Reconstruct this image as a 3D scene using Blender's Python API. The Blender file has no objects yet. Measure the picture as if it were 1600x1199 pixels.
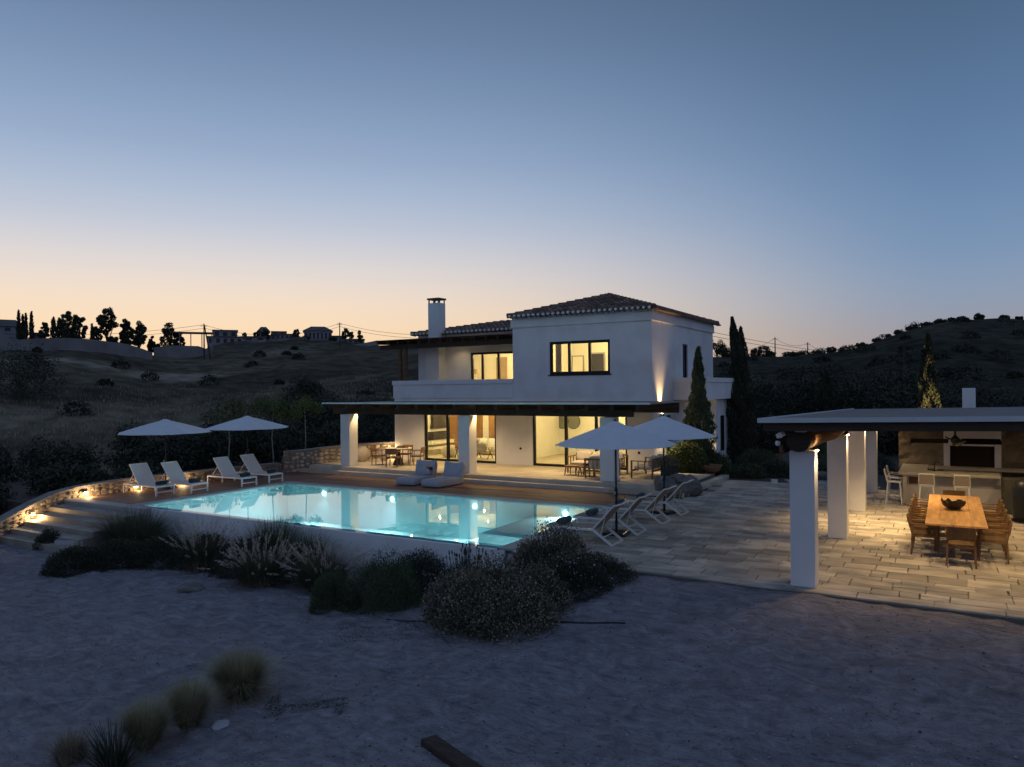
import bpy, math, random
import numpy as np
from mathutils import Vector, Matrix, noise as mnoise

SC = bpy.context.scene
COL = SC.collection
R = math.radians

# ------------------------------------------------------------------ camera
YAW = R(30.379); ROLL = math.atan(0.010)
CAMP = Vector((0.0, 0.0, 3.6))
cd = bpy.data.cameras.new("camera"); cam = bpy.data.objects.new("camera", cd); COL.objects.link(cam)
cd.sensor_width = 36.0; cd.lens = 36.0 * 1160.0 / 1600.0
cd.shift_y = 8.5 / 1600.0
cd.clip_start = 0.1; cd.clip_end = 6000
cam.matrix_world = Matrix.Translation(CAMP) @ Matrix.Rotation(YAW, 4, 'Z') @ Matrix.Rotation(R(90), 4, 'X') @ Matrix.Rotation(-ROLL, 4, 'Z')
SC.camera = cam

# ------------------------------------------------------------------ dusk sky (whole dome, no sun above the horizon)
W = bpy.data.worlds.new("World"); SC.world = W; W.use_nodes = True
nt = W.node_tree; nt.nodes.clear()
def N(t, **k):
    n = nt.nodes.new(t)
    for a, b in k.items(): setattr(n, a, b)
    return n
def srgb(r, g, b):
    f = lambda c: (c / 255 / 12.92) if c / 255 <= .04045 else ((c / 255 + .055) / 1.055) ** 2.4
    return (f(r), f(g), f(b), 1)
tc = N('ShaderNodeTexCoord'); sep = N('ShaderNodeSeparateXYZ'); nt.links.new(tc.outputs['Generated'], sep.inputs[0])
def ramp(stops):
    rp = N('ShaderNodeValToRGB'); rp.color_ramp.interpolation = 'B_SPLINE'
    e = rp.color_ramp.elements
    while len(e) > 1: e.remove(e[-1])
    for i, (p, c) in enumerate(stops):
        el = e[0] if i == 0 else e.new(p)
        el.position = p; el.color = srgb(*c)
    nt.links.new(sep.outputs['Z'], rp.inputs[0]); return rp
SUNSET = [(0.0, (255, 206, 148)), (0.045, (255, 217, 168)), (0.09, (254, 224, 188)), (0.145, (234, 222, 214)), (0.21, (190, 200, 217)), (0.29, (152, 174, 205)), (0.40, (112, 137, 172)), (0.5, (92, 112, 142)), (0.7, (86, 106, 140)), (1.0, (86, 108, 140))]
SIDE = [(0.0, (166, 146, 142)), (0.05, (158, 150, 154)), (0.10, (142, 158, 180)), (0.16, (122, 149, 182)), (0.25, (101, 132, 170)), (0.36, (84, 111, 145)), (0.48, (69, 91, 119)), (0.7, (76, 98, 130)), (1.0, (86, 108, 140))]
BACK = [(0.0, (116, 120, 142)), (0.08, (132, 138, 166)), (0.2, (134, 150, 184)), (0.4, (116, 136, 172)), (0.7, (98, 120, 154)), (1.0, (86, 108, 140))]
rA, rB, rC = ramp(SUNSET), ramp(SIDE), ramp(BACK)
sd = Vector((-math.sin(R(60)), math.cos(R(60)), 0))
flat = N('ShaderNodeCombineXYZ'); nt.links.new(sep.outputs['X'], flat.inputs[0]); nt.links.new(sep.outputs['Y'], flat.inputs[1])
nrm = N('ShaderNodeVectorMath', operation='NORMALIZE'); nt.links.new(flat.outputs[0], nrm.inputs[0])
dt = N('ShaderNodeVectorMath', operation='DOT_PRODUCT'); nt.links.new(nrm.outputs[0], dt.inputs[0]); dt.inputs[1].default_value = sd
m1 = N('ShaderNodeMapRange', interpolation_type='SMOOTHSTEP'); m1.inputs[1].default_value = 0.48; m1.inputs[2].default_value = 1.02
m2 = N('ShaderNodeMapRange', interpolation_type='SMOOTHSTEP'); m2.inputs[1].default_value = -0.55; m2.inputs[2].default_value = 0.42
nt.links.new(dt.outputs['Value'], m1.inputs[0]); nt.links.new(dt.outputs['Value'], m2.inputs[0])
x1 = N('ShaderNodeMix', data_type='RGBA'); x2 = N('ShaderNodeMix', data_type='RGBA')
nt.links.new(m2.outputs[0], x1.inputs[0]); nt.links.new(rC.outputs[0], x1.inputs[6]); nt.links.new(rB.outputs[0], x1.inputs[7])
nt.links.new(m1.outputs[0], x2.inputs[0]); nt.links.new(x1.outputs[2], x2.inputs[6]); nt.links.new(rA.outputs[0], x2.inputs[7])
bg = N('ShaderNodeBackground'); bg.inputs[1].default_value = 1.0
wo = N('ShaderNodeOutputWorld'); nt.links.new(x2.outputs[2], bg.inputs[0]); nt.links.new(bg.outputs[0], wo.inputs[0])

vs = SC.view_settings; vs.view_transform = 'Standard'; vs.look = 'None'; vs.exposure = 0; vs.gamma = 1; vs.use_curve_mapping = False
SC.render.engine = 'CYCLES'; SC.cycles.use_denoising = True
try: SC.cycles.denoiser = 'OPENIMAGEDENOISE'
except Exception: pass
SC.cycles.max_bounces = 8; SC.cycles.diffuse_bounces = 4; SC.cycles.transparent_max_bounces = 16
SC.cycles.caustics_reflective = False; SC.cycles.caustics_refractive = False
SC.cycles.sample_clamp_indirect = 6.0; SC.cycles.use_light_tree = True

# ------------------------------------------------------------------ materials
def mat(name, base, rough=0.8, var=0.12, vscale=3.0, bump=0.0, bscale=20.0, metal=0.0, island=0.0, objvar=0.0, spec=0.3, stretch=None, emit=None, estr=0, wear=None, detail=4.0, distort=0.0):
    m = bpy.data.materials.new(name); m.use_nodes = True
    t = m.node_tree; nd = t.nodes; ln = t.links
    b = nd['Principled BSDF']; b.inputs['Roughness'].default_value = rough; b.inputs['Metallic'].default_value = metal
    b.inputs['Specular IOR Level'].default_value = spec
    co = nd.new('ShaderNodeTexCoord'); src = co.outputs['Object']
    if stretch:
        mp = nd.new('ShaderNodeMapping'); mp.inputs['Scale'].default_value = stretch; ln.new(src, mp.inputs[0]); src = mp.outputs[0]
    no = nd.new('ShaderNodeTexNoise'); no.inputs['Scale'].default_value = vscale; no.inputs['Detail'].default_value = detail; no.inputs['Distortion'].default_value = distort
    ln.new(src, no.inputs['Vector'])
    mr = nd.new('ShaderNodeMapRange'); mr.inputs[1].default_value = .3; mr.inputs[2].default_value = .7; mr.inputs[3].default_value = 1 - var; mr.inputs[4].default_value = 1 + var
    ln.new(no.outputs[0], mr.inputs[0])
    fac = mr.outputs[0]
    if island:
        ge = nd.new('ShaderNodeNewGeometry'); r2 = nd.new('ShaderNodeMapRange'); r2.inputs[3].default_value = 1 - island; r2.inputs[4].default_value = 1 + island
        ln.new(ge.outputs['Random Per Island'], r2.inputs[0])
        mu = nd.new('ShaderNodeMath'); mu.operation = 'MULTIPLY'; ln.new(fac, mu.inputs[0]); ln.new(r2.outputs[0], mu.inputs[1]); fac = mu.outputs[0]
    if objvar:
        oi = nd.new('ShaderNodeObjectInfo'); r3 = nd.new('ShaderNodeMapRange'); r3.inputs[3].default_value = 1 - objvar; r3.inputs[4].default_value = 1 + objvar
        ln.new(oi.outputs['Random'], r3.inputs[0])
        mu = nd.new('ShaderNodeMath'); mu.operation = 'MULTIPLY'; ln.new(fac, mu.inputs[0]); ln.new(r3.outputs[0], mu.inputs[1]); fac = mu.outputs[0]
    vm = nd.new('ShaderNodeVectorMath'); vm.operation = 'SCALE'; vm.inputs[0].default_value = base[:3]; ln.new(fac, vm.inputs['Scale'])
    colout = vm.outputs[0]
    if wear:
        n3 = nd.new('ShaderNodeTexNoise'); n3.inputs['Scale'].default_value = wear[1]; n3.inputs['Detail'].default_value = 6; ln.new(src, n3.inputs['Vector'])
        r4 = nd.new('ShaderNodeMapRange'); r4.inputs[1].default_value = .48; r4.inputs[2].default_value = .68; ln.new(n3.outputs[0], r4.inputs[0])
        mx = nd.new('ShaderNodeMix'); mx.data_type = 'RGBA'; ln.new(r4.outputs[0], mx.inputs[0]); ln.new(colout, mx.inputs[6]); mx.inputs[7].default_value = (*wear[0], 1)
        colout = mx.outputs[2]
    ln.new(colout, b.inputs['Base Color'])
    if bump:
        n2 = nd.new('ShaderNodeTexNoise'); n2.inputs['Scale'].default_value = bscale; n2.inputs['Detail'].default_value = 6; ln.new(src, n2.inputs['Vector'])
        bp = nd.new('ShaderNodeBump'); bp.inputs['Strength'].default_value = bump; bp.inputs['Distance'].default_value = .02; ln.new(n2.outputs[0], bp.inputs['Height']); ln.new(bp.outputs[0], b.inputs['Normal'])
    if emit:
        b.inputs['Emission Color'].default_value = (*emit, 1); b.inputs['Emission Strength'].default_value = estr
    return m

M = {}
M['plaster'] = mat('white_plaster', (.76, .76, .76), .9, .035, 1.2, .25, 60, wear=((.68, .665, .645), .9))
M['plaster2'] = mat('column_plaster', (.75, .74, .73), .9, .04, 1.5, .2, 60)
M['cream'] = mat('interior_paint', (.80, .77, .70), .8, .02, 1, 0)
M['tile'] = mat('roof_clay', (.20, .135, .105), .9, .25, 2, .3, 30, island=.45)
M['tilewhite'] = mat('eave_mortar', (.62, .62, .60), .9, .1, 6, .2, 30)
M['wooddark'] = mat('dark_timber', (.050, .034, .024), .7, .3, 2, .3, 12, stretch=(1, 6, 6))
M['timber'] = mat('brown_timber', (.13, .07, .035), .6, .3, 2, .3, 12, stretch=(1, 6, 6))
M['log'] = mat('rough_log', (.13, .072, .036), .75, .35, 3, .6, 8, stretch=(5, .6, 5))
M['deck'] = mat('deck_board', (.21, .115, .075), .65, .25, 3, .25, 20, island=.22, stretch=(.5, 6, 6))
M['canopytop'] = mat('canopy_sheet', (.215, .185, .175), .8, .15, 1.2, .2, 20)
M['fascia'] = mat('pale_metal_edge', (.55, .60, .60), .5, .05, 3)
M['frame'] = mat('black_frame', (.012, .011, .010), .4, .1, 5)
M['stone'] = mat('paving_stone', (.42, .37, .31), .82, .30, 1.5, .5, 14, objvar=.36, island=.16, wear=((.25, .235, .215), 1.3), detail=8, stretch=(.8, 1.6, 1))
M['slab'] = mat('terrace_stone', (.52, .46, .37), .7, .12, 1.6, .25, 14, objvar=.10, island=.06)
M['stepstone'] = mat('step_stone', (.30, .265, .22), .8, .2, 1.6, .35, 14, objvar=.12)
M['grout'] = mat('grout', (.15, .13, .11), .95, .2, 5, .3, 30)
M['coping'] = mat('coping_stone', (.34, .34, .34), .75, .12, 2, .25, 20, objvar=.08)
M['rubble'] = mat('rubble_stone', (.42, .34, .25), .88, .3, 4, .7, 9, objvar=.32, island=.1)
M['wallcap'] = mat('wall_cap_mortar', (.22, .20, .185), .9, .2, 3, .4, 15)
M['rubble_dark'] = mat('rubble_brown', (.30, .235, .165), .88, .3, 4, .7, 9, objvar=.35, island=.1)
M['counter_shaded'] = mat('shaded_concrete', (.06, .058, .048), .7, .15, 3, .2, 20)  # concrete with the shade on the curved counter put into its colour
M['curtain'] = mat('linen_curtain', (.60, .50, .36), .95, .1, 8, .3, 30)
M['rendered'] = mat('grey_render', (.42, .41, .43), .9, .1, 1.5, .3, 30)
M['pooltile'] = mat('pool_tile', (.56, .82, .84), .5, .05, 2, .1, 20)
M['white'] = mat('white_metal', (.74, .74, .74), .45, .03, 5)
M['sling'] = mat('white_sling', (.62, .60, .57), .8, .05, 30, .1, 200)
M['taupe'] = mat('taupe_sling', (.30, .26, .22), .8, .08, 30, .1, 200)
M['towel'] = mat('grey_towel', (.10, .115, .14), .95, .2, 12, .5, 60)
M['towel2'] = mat('teal_towel', (.035, .055, .065), .95, .3, 12, .5, 60)
M['umb'] = mat('parasol_cloth', (.66, .68, .71), .85, .04, 3, .1, 60)
M['pole'] = mat('dark_metal', (.025, .028, .033), .4, .1, 5, metal=.4)
M['bag'] = mat('daybed_fabric', (.36, .37, .42), .95, .08, 5, .3, 60)
M['cushion'] = mat('pale_cushion', (.55, .50, .44), .95, .06, 6, .3, 60)
M['teak'] = mat('teak', (.20, .12, .065), .6, .25, 3, .2, 20, stretch=(6, 1, 6))
M['oak'] = mat('oak_table_top', (.50, .27, .10), .5, .28, 2.0, .2, 16, stretch=(7, .8, 7), objvar=.14)
M['chairwood'] = mat('chair_wood', (.20, .105, .042), .55, .2, 3, .15, 16)
M['rattan'] = mat('woven_rattan', (.16, .092, .042), .8, .25, 40, .8, 90)
M['bronze'] = mat('dark_bowl', (.02, .017, .015), .35, .3, 6, .6, 14)
M['stonewall'] = mat('carved_rock_render', (.20, .155, .105), .9, .35, 1.3, 1.0, 4, detail=8, distort=1.2)
M['concrete'] = mat('concrete_counter', (.36, .33, .28), .7, .1, 3, .2, 20)
M['bamboo'] = mat('dark_slats', (.035, .020, .012), .7, .3, 8, .4, 60, stretch=(10, 1, .5))
M['vase'] = mat('clay_vase', (.55, .48, .40), .85, .08, 4, .3, 20)
M['pot'] = mat('terracotta', (.25, .14, .08), .85, .15, 4, .3, 20)
M['boulder'] = mat('boulder', (.17, .16, .15), .9, .35, 2.0, .9, 5, wear=((.11, .10, .095), 1.4))
M['tv'] = mat('screen_black', (.02, .02, .022), .15, .0, 1, spec=.5)
M['mirror'] = mat('mirror', (.25, .27, .28), .08, .0, 1, metal=1)
M['pebble'] = mat('pebble', (.26, .235, .225), .9, .2, 3, 0, island=.6)
M['soil'] = mat('dark_soil', (.07, .055, .045), .95, .3, 6, .5, 20)
M['gutter'] = mat('dark_gravel', (.09, .09, .095), .95, .3, 30, .6, 60)
M['leaf_dark'] = mat('dark_leaf', (.048, .056, .036), .75, .25, 1.5, 0, island=.55)
M['leaf_far'] = mat('far_leaf', (.030, .034, .024), .8, .3, .5, 0, island=.5)
M['tuft'] = mat('pale_tuft_blade', (.33, .30, .18), .85, .3, 2, 0, island=.5)
M['leaf_green'] = mat('green_leaf', (.078, .104, .052), .7, .25, 1.5, 0, island=.5)
M['leaf_lit'] = mat('fresh_leaf', (.085, .115, .035), .6, .2, 1.5, 0, island=.5)
M['leaf_olive'] = mat('olive_leaf', (.066, .070, .048), .7, .3, 1.5, 0, island=.55)
M['leaf_sage'] = mat('sage_leaf', (.135, .125, .088), .8, .3, 1.5, 0, island=.6)
M['flower'] = mat('dry_flower', (.24, .205, .145), .9, .2, 3, 0, island=.5)
M['flowerwhite'] = mat('white_flower', (.75, .75, .75), .9, .1, 3, 0)
M['blade'] = mat('grass_blade', (.085, .088, .052), .8, .3, 1.5, 0, island=.5)
M['blade_dry'] = mat('dry_grass_blade', (.27, .22, .145), .85, .3, 1.5, 0, island=.45)
M['plume'] = mat('grass_plume', (.50, .42, .36), .95, .2, 3, 0, island=.35)
M['bark'] = mat('bark', (.075, .058, .045), .95, .3, 6, .6, 18)
M['palebark'] = mat('pale_bark', (.30, .28, .24), .9, .2, 6, .4, 18)
M['plank'] = mat('weathered_plank', (.050, .035, .028), .85, .35, 3, .8, 8, stretch=(1, 8, 8))
M['farwall'] = mat('far_house_wall', (.24, .235, .25), .9, .08, .3)
M['farroof'] = mat('far_house_roof', (.12, .10, .10), .9, .2, .5)
M['farwin'] = mat('far_window', (.03, .03, .035), .3, .1, 1)
M['farstone'] = mat('far_retaining_wall', (.20, .19, .19), .95, .25, .25, .4, 1)
M['wire'] = mat('cable', (.02, .02, .02), .8, .0, 1)
M['matt_black'] = mat('matt_black', (.012, .011, .010), .95, .1, 5, spec=.02)
M['switch'] = mat('socket_black', (.015, .015, .015), .5, 0, 1)
M['fruit'] = mat('orange_cloth', (.55, .13, .05), .8, .1, 5)
M['bluebag'] = mat('blue_fabric', (.03, .04, .07), .9, .2, 5)
M['warmbulb'] = mat('lit_warm_bulb', (.9, .8, .6), .5, 0, 1, emit=(1, .72, .36), estr=30)
M['coolbulb'] = mat('lit_pool_lens', (.8, .95, 1), .5, 0, 1, emit=(.62, .93, 1), estr=30)
M['shade'] = mat('lamp_shade', (.35, .25, .15), .9, .05, 5)
M['roomwood'] = mat('room_wood_panel', (.30, .165, .075), .6, .2, 2, .1, 20, stretch=(8, 8, 1))

# sand
def sand_material():
    m = mat('sand', (.315, .290, .318), .95, .26, 2.2, 0, detail=10, distort=1.5)
    t = m.node_tree; nd = t.nodes; ln = t.links; b = nd['Principled BSDF']; b.inputs['Specular IOR Level'].default_value = .1
    co = nd.new('ShaderNodeTexCoord')
    a = nd.new('ShaderNodeTexNoise'); a.inputs['Scale'].default_value = 55; a.inputs['Detail'].default_value = 5
    c = nd.new('ShaderNodeTexNoise'); c.inputs['Scale'].default_value = 3.2; c.inputs['Detail'].default_value = 7; c.inputs['Distortion'].default_value = 1.4
    mp = nd.new('ShaderNodeMapping'); mp.inputs['Rotation'].default_value = (0, 0, R(38)); mp.inputs['Scale'].default_value = (.8, 1.9, 1)
    v = nd.new('ShaderNodeTexVoronoi'); v.inputs['Scale'].default_value = 7; v.feature = 'SMOOTH_F1'
    ln.new(co.outputs['Object'], a.inputs[0]); ln.new(co.outputs['Object'], mp.inputs[0]); ln.new(mp.outputs[0], c.inputs[0]); ln.new(co.outputs['Object'], v.inputs[0])
    b1 = nd.new('ShaderNodeBump'); b1.inputs['Distance'].default_value = .055; b1.inputs['Strength'].default_value = .8; ln.new(a.outputs[0], b1.inputs['Height'])
    b2 = nd.new('ShaderNodeBump'); b2.inputs['Distance'].default_value = .16; b2.inputs['Strength'].default_value = 1.0; ln.new(c.outputs[0], b2.inputs['Height']); ln.new(b1.outputs[0], b2.inputs['Normal'])
    b3 = nd.new('ShaderNodeBump'); b3.inputs['Distance'].default_value = .03; b3.inputs['Strength'].default_value = .5; ln.new(v.outputs[0], b3.inputs['Height']); ln.new(b2.outputs[0], b3.inputs['Normal'])
    ln.new(b3.outputs[0], b.inputs['Normal'])
    return m
M['sand'] = sand_material()

def hill_material():
    m = mat('hill_ground', (.082, .069, .049), .95, .5, .035, 0, detail=9, distort=.6)
    t = m.node_tree; nd = t.nodes; ln = t.links; b = nd['Principled BSDF']; b.inputs['Specular IOR Level'].default_value = .05
    old = b.inputs['Base Color'].links[0].from_socket
    co = nd.new('ShaderNodeTexCoord')
    n1 = nd.new('ShaderNodeTexNoise'); n1.inputs['Scale'].default_value = .022; n1.inputs['Detail'].default_value = 7; n1.inputs['Distortion'].default_value = .9
    ln.new(co.outputs['Object'], n1.inputs[0])
    r1 = nd.new('ShaderNodeMapRange'); r1.inputs[1].default_value = .50; r1.inputs[2].default_value = .68; ln.new(n1.outputs[0], r1.inputs[0])
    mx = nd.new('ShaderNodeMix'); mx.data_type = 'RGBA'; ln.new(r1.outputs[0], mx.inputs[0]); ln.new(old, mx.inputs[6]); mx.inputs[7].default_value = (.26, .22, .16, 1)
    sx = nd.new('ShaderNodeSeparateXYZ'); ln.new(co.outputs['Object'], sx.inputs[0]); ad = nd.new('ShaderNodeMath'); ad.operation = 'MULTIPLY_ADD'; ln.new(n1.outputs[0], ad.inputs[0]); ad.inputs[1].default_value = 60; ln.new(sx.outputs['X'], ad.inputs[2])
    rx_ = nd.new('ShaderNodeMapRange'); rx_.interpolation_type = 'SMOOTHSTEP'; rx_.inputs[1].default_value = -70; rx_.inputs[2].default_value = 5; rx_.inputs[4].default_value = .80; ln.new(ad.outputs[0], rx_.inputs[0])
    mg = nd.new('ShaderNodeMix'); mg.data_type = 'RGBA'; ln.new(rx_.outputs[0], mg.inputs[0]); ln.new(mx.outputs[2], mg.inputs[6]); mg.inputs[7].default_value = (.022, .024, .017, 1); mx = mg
    n2 = nd.new('ShaderNodeTexNoise'); n2.inputs['Scale'].default_value = .35; n2.inputs['Detail'].default_value = 8; ln.new(co.outputs['Object'], n2.inputs[0])
    r2 = nd.new('ShaderNodeMapRange'); r2.inputs[1].default_value = .35; r2.inputs[2].default_value = .65; r2.inputs[3].default_value = .55; r2.inputs[4].default_value = 1.3; ln.new(n2.outputs[0], r2.inputs[0])
    sc = nd.new('ShaderNodeVectorMath'); sc.operation = 'SCALE'; ln.new(mx.outputs[2], sc.inputs[0]); ln.new(r2.outputs[0], sc.inputs['Scale']); ln.new(sc.outputs[0], b.inputs['Base Color'])
    bp = nd.new('ShaderNodeBump'); bp.inputs['Distance'].default_value = 1.2; bp.inputs['Strength'].default_value = .8; ln.new(n2.outputs[0], bp.inputs['Height']); ln.new(bp.outputs[0], b.inputs['Normal'])
    return m
M['hill'] = hill_material()

def glass(name, tint, strength=1.0):
    m = bpy.data.materials.new(name); m.use_nodes = True; t = m.node_tree; t.nodes.clear()
    o = t.nodes.new('ShaderNodeOutputMaterial'); tr = t.nodes.new('ShaderNodeBsdfTransparent'); gl = t.nodes.new('ShaderNodeBsdfGlossy'); mx = t.nodes.new('ShaderNodeMixShader'); fr = t.nodes.new('ShaderNodeFresnel')
    fr.inputs[0].default_value = 1.5; tr.inputs[0].default_value = (*tint, 1); gl.inputs['Roughness'].default_value = .01; gl.inputs[0].default_value = (1, 1, 1, 1)
    mu = t.nodes.new('ShaderNodeMath'); mu.operation = 'MULTIPLY'; mu.inputs[1].default_value = strength
    t.links.new(fr.outputs[0], mu.inputs[0]); t.links.new(mu.outputs[0], mx.inputs[0]); t.links.new(tr.outputs[0], mx.inputs[1]); t.links.new(gl.outputs[0], mx.inputs[2]); t.links.new(mx.outputs[0], o.inputs[0])
    return m
M['glass'] = glass('window_glass', (.93, .95, .94), .8)
def water():
    m = glass('water', (.68, .92, .94)); t = m.node_tree
    fr = [n for n in t.nodes if n.type == 'FRESNEL'][0]; fr.inputs[0].default_value = 1.333
    gl = [n for n in t.nodes if n.type == 'BSDF_GLOSSY'][0]; gl.inputs['Roughness'].default_value = .012
    co = t.nodes.new('ShaderNodeTexCoord'); no = t.nodes.new('ShaderNodeTexNoise'); no.inputs['Scale'].default_value = 1.6; no.inputs['Detail'].default_value = 2
    bp = t.nodes.new('ShaderNodeBump'); bp.inputs['Distance'].default_value = .0035; bp.inputs['Strength'].default_value = .5
    t.links.new(co.outputs['Object'], no.inputs[0]); t.links.new(no.outputs[0], bp.inputs['Height']); t.links.new(bp.outputs[0], gl.inputs['Normal']); 
    return m
M['water'] = water()

# ------------------------------------------------------------------ mesh helpers
def world_off(o):
    v = Vector((0, 0, 0))
    while o is not None:
        v += Vector(o.location); o = o.parent
    return v
def link_mesh(name, verts, faces, m, parent=None, smooth=False, bevel=0.0, world=True, kind=None):
    me = bpy.data.meshes.new(name)
    off = world_off(parent) if (parent is not None and world) else None
    if off is not None and off.length > 0: verts = [(v[0] - off.x, v[1] - off.y, v[2] - off.z) for v in verts]
    me.from_pydata([tuple(v) for v in verts], [], faces); me.update()
    if isinstance(m, (list, tuple)):
        for q in m: me.materials.append(q)
    else: me.materials.append(m)
    if smooth: me.polygons.foreach_set('use_smooth', [True] * len(me.polygons))
    o = bpy.data.objects.new(name, me); COL.objects.link(o)
    if parent is not None: o.parent = parent
    if bevel:
        b = o.modifiers.new('bevel', 'BEVEL'); b.width = bevel; b.segments = 2; b.limit_method = 'ANGLE'; b.angle_limit = R(40)
    if kind: o['kind'] = kind
    return o

class MB:
    def __init__(s): s.v = []; s.f = []
    def add(s, vs, fs):
        n = len(s.v); s.v += [tuple(q) for q in vs]; s.f += [tuple(i + n for i in q) for q in fs]; return s
    def box(s, x0, y0, z0, x1, y1, z1):
        x0, x1 = min(x0, x1), max(x0, x1); y0, y1 = min(y0, y1), max(y0, y1); z0, z1 = min(z0, z1), max(z0, z1)
        return s.add([(x0, y0, z0), (x1, y0, z0), (x1, y1, z0), (x0, y1, z0), (x0, y0, z1), (x1, y0, z1), (x1, y1, z1), (x0, y1, z1)],
                     [(0, 3, 2, 1), (4, 5, 6, 7), (0, 1, 5, 4), (1, 2, 6, 5), (2, 3, 7, 6), (3, 0, 4, 7)])
    def bar(s, p0, p1, w, h=None, up=(0, 0, 1), w1=None, h1=None):
        h = h or w; w1 = w1 or w; h1 = h1 or h
        p0, p1 = Vector(p0), Vector(p1); d = (p1 - p0).normalized(); u = Vector(up)
        if abs(d.dot(u)) > .98: u = Vector((1, 0, 0))
        a = d.cross(u).normalized(); b = a.cross(d).normalized()
        vs = []
        for p, ww, hh in ((p0, w, h), (p1, w1, h1)):
            for sx, sy in ((-1, -1), (1, -1), (1, 1), (-1, 1)): vs.append(p + a * sx * ww / 2 + b * sy * hh / 2)
        return s.add(vs, [(0, 1, 2, 3), (7, 6, 5, 4), (0, 4, 5, 1), (1, 5, 6, 2), (2, 6, 7, 3), (3, 7, 4, 0)])
    def tube(s, pts, rad, n=8, caps=True):
        pts = [Vector(p) for p in pts]; rads = rad if isinstance(rad, (list, tuple)) else [rad] * len(pts)
        n0 = len(s.v); ref = None
        for i, p in enumerate(pts):
            d = (pts[min(i + 1, len(pts) - 1)] - pts[max(i - 1, 0)]).normalized()
            if ref is None or abs(d.dot(ref)) > .95: ref = Vector((0, 0, 1)) if abs(d.z) < .9 else Vector((1, 0, 0))
            a = d.cross(ref).normalized(); b = a.cross(d).normalized()
            for k in range(n):
                t = 2 * math.pi * k / n; q = p + (a * math.cos(t) + b * math.sin(t)) * rads[i]; s.v.append(tuple(q))
        for i in range(len(pts) - 1):
            for k in range(n):
                k2 = (k + 1) % n; s.f.append((n0 + i * n + k, n0 + i * n + k2, n0 + (i + 1) * n + k2, n0 + (i + 1) * n + k))
        if caps:
            s.f.append(tuple(n0 + k for k in range(n))[::-1]); s.f.append(tuple(n0 + (len(pts) - 1) * n + k for k in range(n)))
        return s
    def lathe(s, prof, c=(0, 0, 0), n=20):
        n0 = len(s.v)
        for r, z in prof:
            for k in range(n):
                t = 2 * math.pi * k / n; s.v.append((c[0] + r * math.cos(t), c[1] + r * math.sin(t), c[2] + z))
        for i in range(len(prof) - 1):
            for k in range(n):
                k2 = (k + 1) % n; s.f.append((n0 + i * n + k, n0 + i * n + k2, n0 + (i + 1) * n + k2, n0 + (i + 1) * n + k))
        s.f.append(tuple(n0 + k for k in range(n))[::-1]); s.f.append(tuple(n0 + (len(prof) - 1) * n + k for k in range(n)))
        return s
    def xf(s, fn): s.v = [tuple(fn(Vector(q))) for q in s.v]; return s
    def build(s, name, m, parent=None, smooth=False, bevel=0.0, world=True, kind=None):
        return link_mesh(name, s.v, s.f, m, parent, smooth, bevel, world, kind)

def puff(cx, cy, cz, sx, sy, sz, rz=0, rx=0, e=.55, n=10, ec=.6, ez=.8):
    """soft pillow / cushion: superellipsoid"""
    mb = MB(); vs = []; fs = []
    sg = lambda c, p: math.copysign(abs(c) ** p, c)
    for i in range(n + 1):
        ph = -math.pi / 2 + math.pi * i / n
        for k in range(2 * n):
            th = 2 * math.pi * k / (2 * n)
            vs.append(Vector((sx * sg(math.cos(ph), ec) * sg(math.cos(th), e), sy * sg(math.cos(ph), ec) * sg(math.sin(th), e), sz * sg(math.sin(ph), ez))))
    for i in range(n):
        for k in range(2 * n):
            k2 = (k + 1) % (2 * n); fs.append((i * 2 * n + k, i * 2 * n + k2, (i + 1) * 2 * n + k2, (i + 1) * 2 * n + k))
    mt = Matrix.Translation((cx, cy, cz)) @ Matrix.Rotation(rz, 4, 'Z') @ Matrix.Rotation(rx, 4, 'X')
    mb.add([mt @ v for v in vs], fs); return mb

def tag(o, label=None, cat=None, group=None, kind=None):
    if label: o['label'] = label
    if cat: o['category'] = cat
    if group: o['group'] = group
    if kind: o['kind'] = kind
    return o
def thing(name, label, cat, loc=(0, 0, 0), rz=0, group=None):
    o = bpy.data.objects.new(name, None); COL.objects.link(o); o.location = loc; o.rotation_euler = (0, 0, rz); o.empty_display_size = .1
    return tag(o, label, cat, group)
def copy_tree(o, parent=None):
    c = o.copy(); COL.objects.link(c)
    if parent is not None: c.parent = parent
    for ch in list(o.children): copy_tree(ch, c)
    return c
def put(o, loc, rz, label):
    o.location = loc; o.rotation_euler = (0, 0, rz); o['label'] = label; return o
def plight(loc, power, color=(1, .70, .36), r=.04, parent=None, name='lamp_light'):
    l = bpy.data.lights.new(name, 'POINT'); l.energy = power; l.color = color; l.shadow_soft_size = r
    o = bpy.data.objects.new(name, l); COL.objects.link(o)
    if parent is not None: o.parent = parent; o.location = Vector(loc) - world_off(parent)
    else: o.location = loc
    return o
def slight(loc, target, power, angle=90, blend=.5, color=(1, .70, .36), r=.03, parent=None, name='lamp_light'):
    l = bpy.data.lights.new(name, 'SPOT'); l.energy = power; l.color = color; l.shadow_soft_size = r; l.spot_size = R(angle); l.spot_blend = blend
    o = bpy.data.objects.new(name, l); COL.objects.link(o)
    o.rotation_euler = (Vector(target) - Vector(loc)).to_track_quat('-Z', 'Y').to_euler()
    if parent is not None: o.parent = parent; o.location = Vector(loc) - world_off(parent)
    else: o.location = loc
    return o
def sst(t): t = max(0., min(1., t)); return t * t * (3 - 2 * t)

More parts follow.
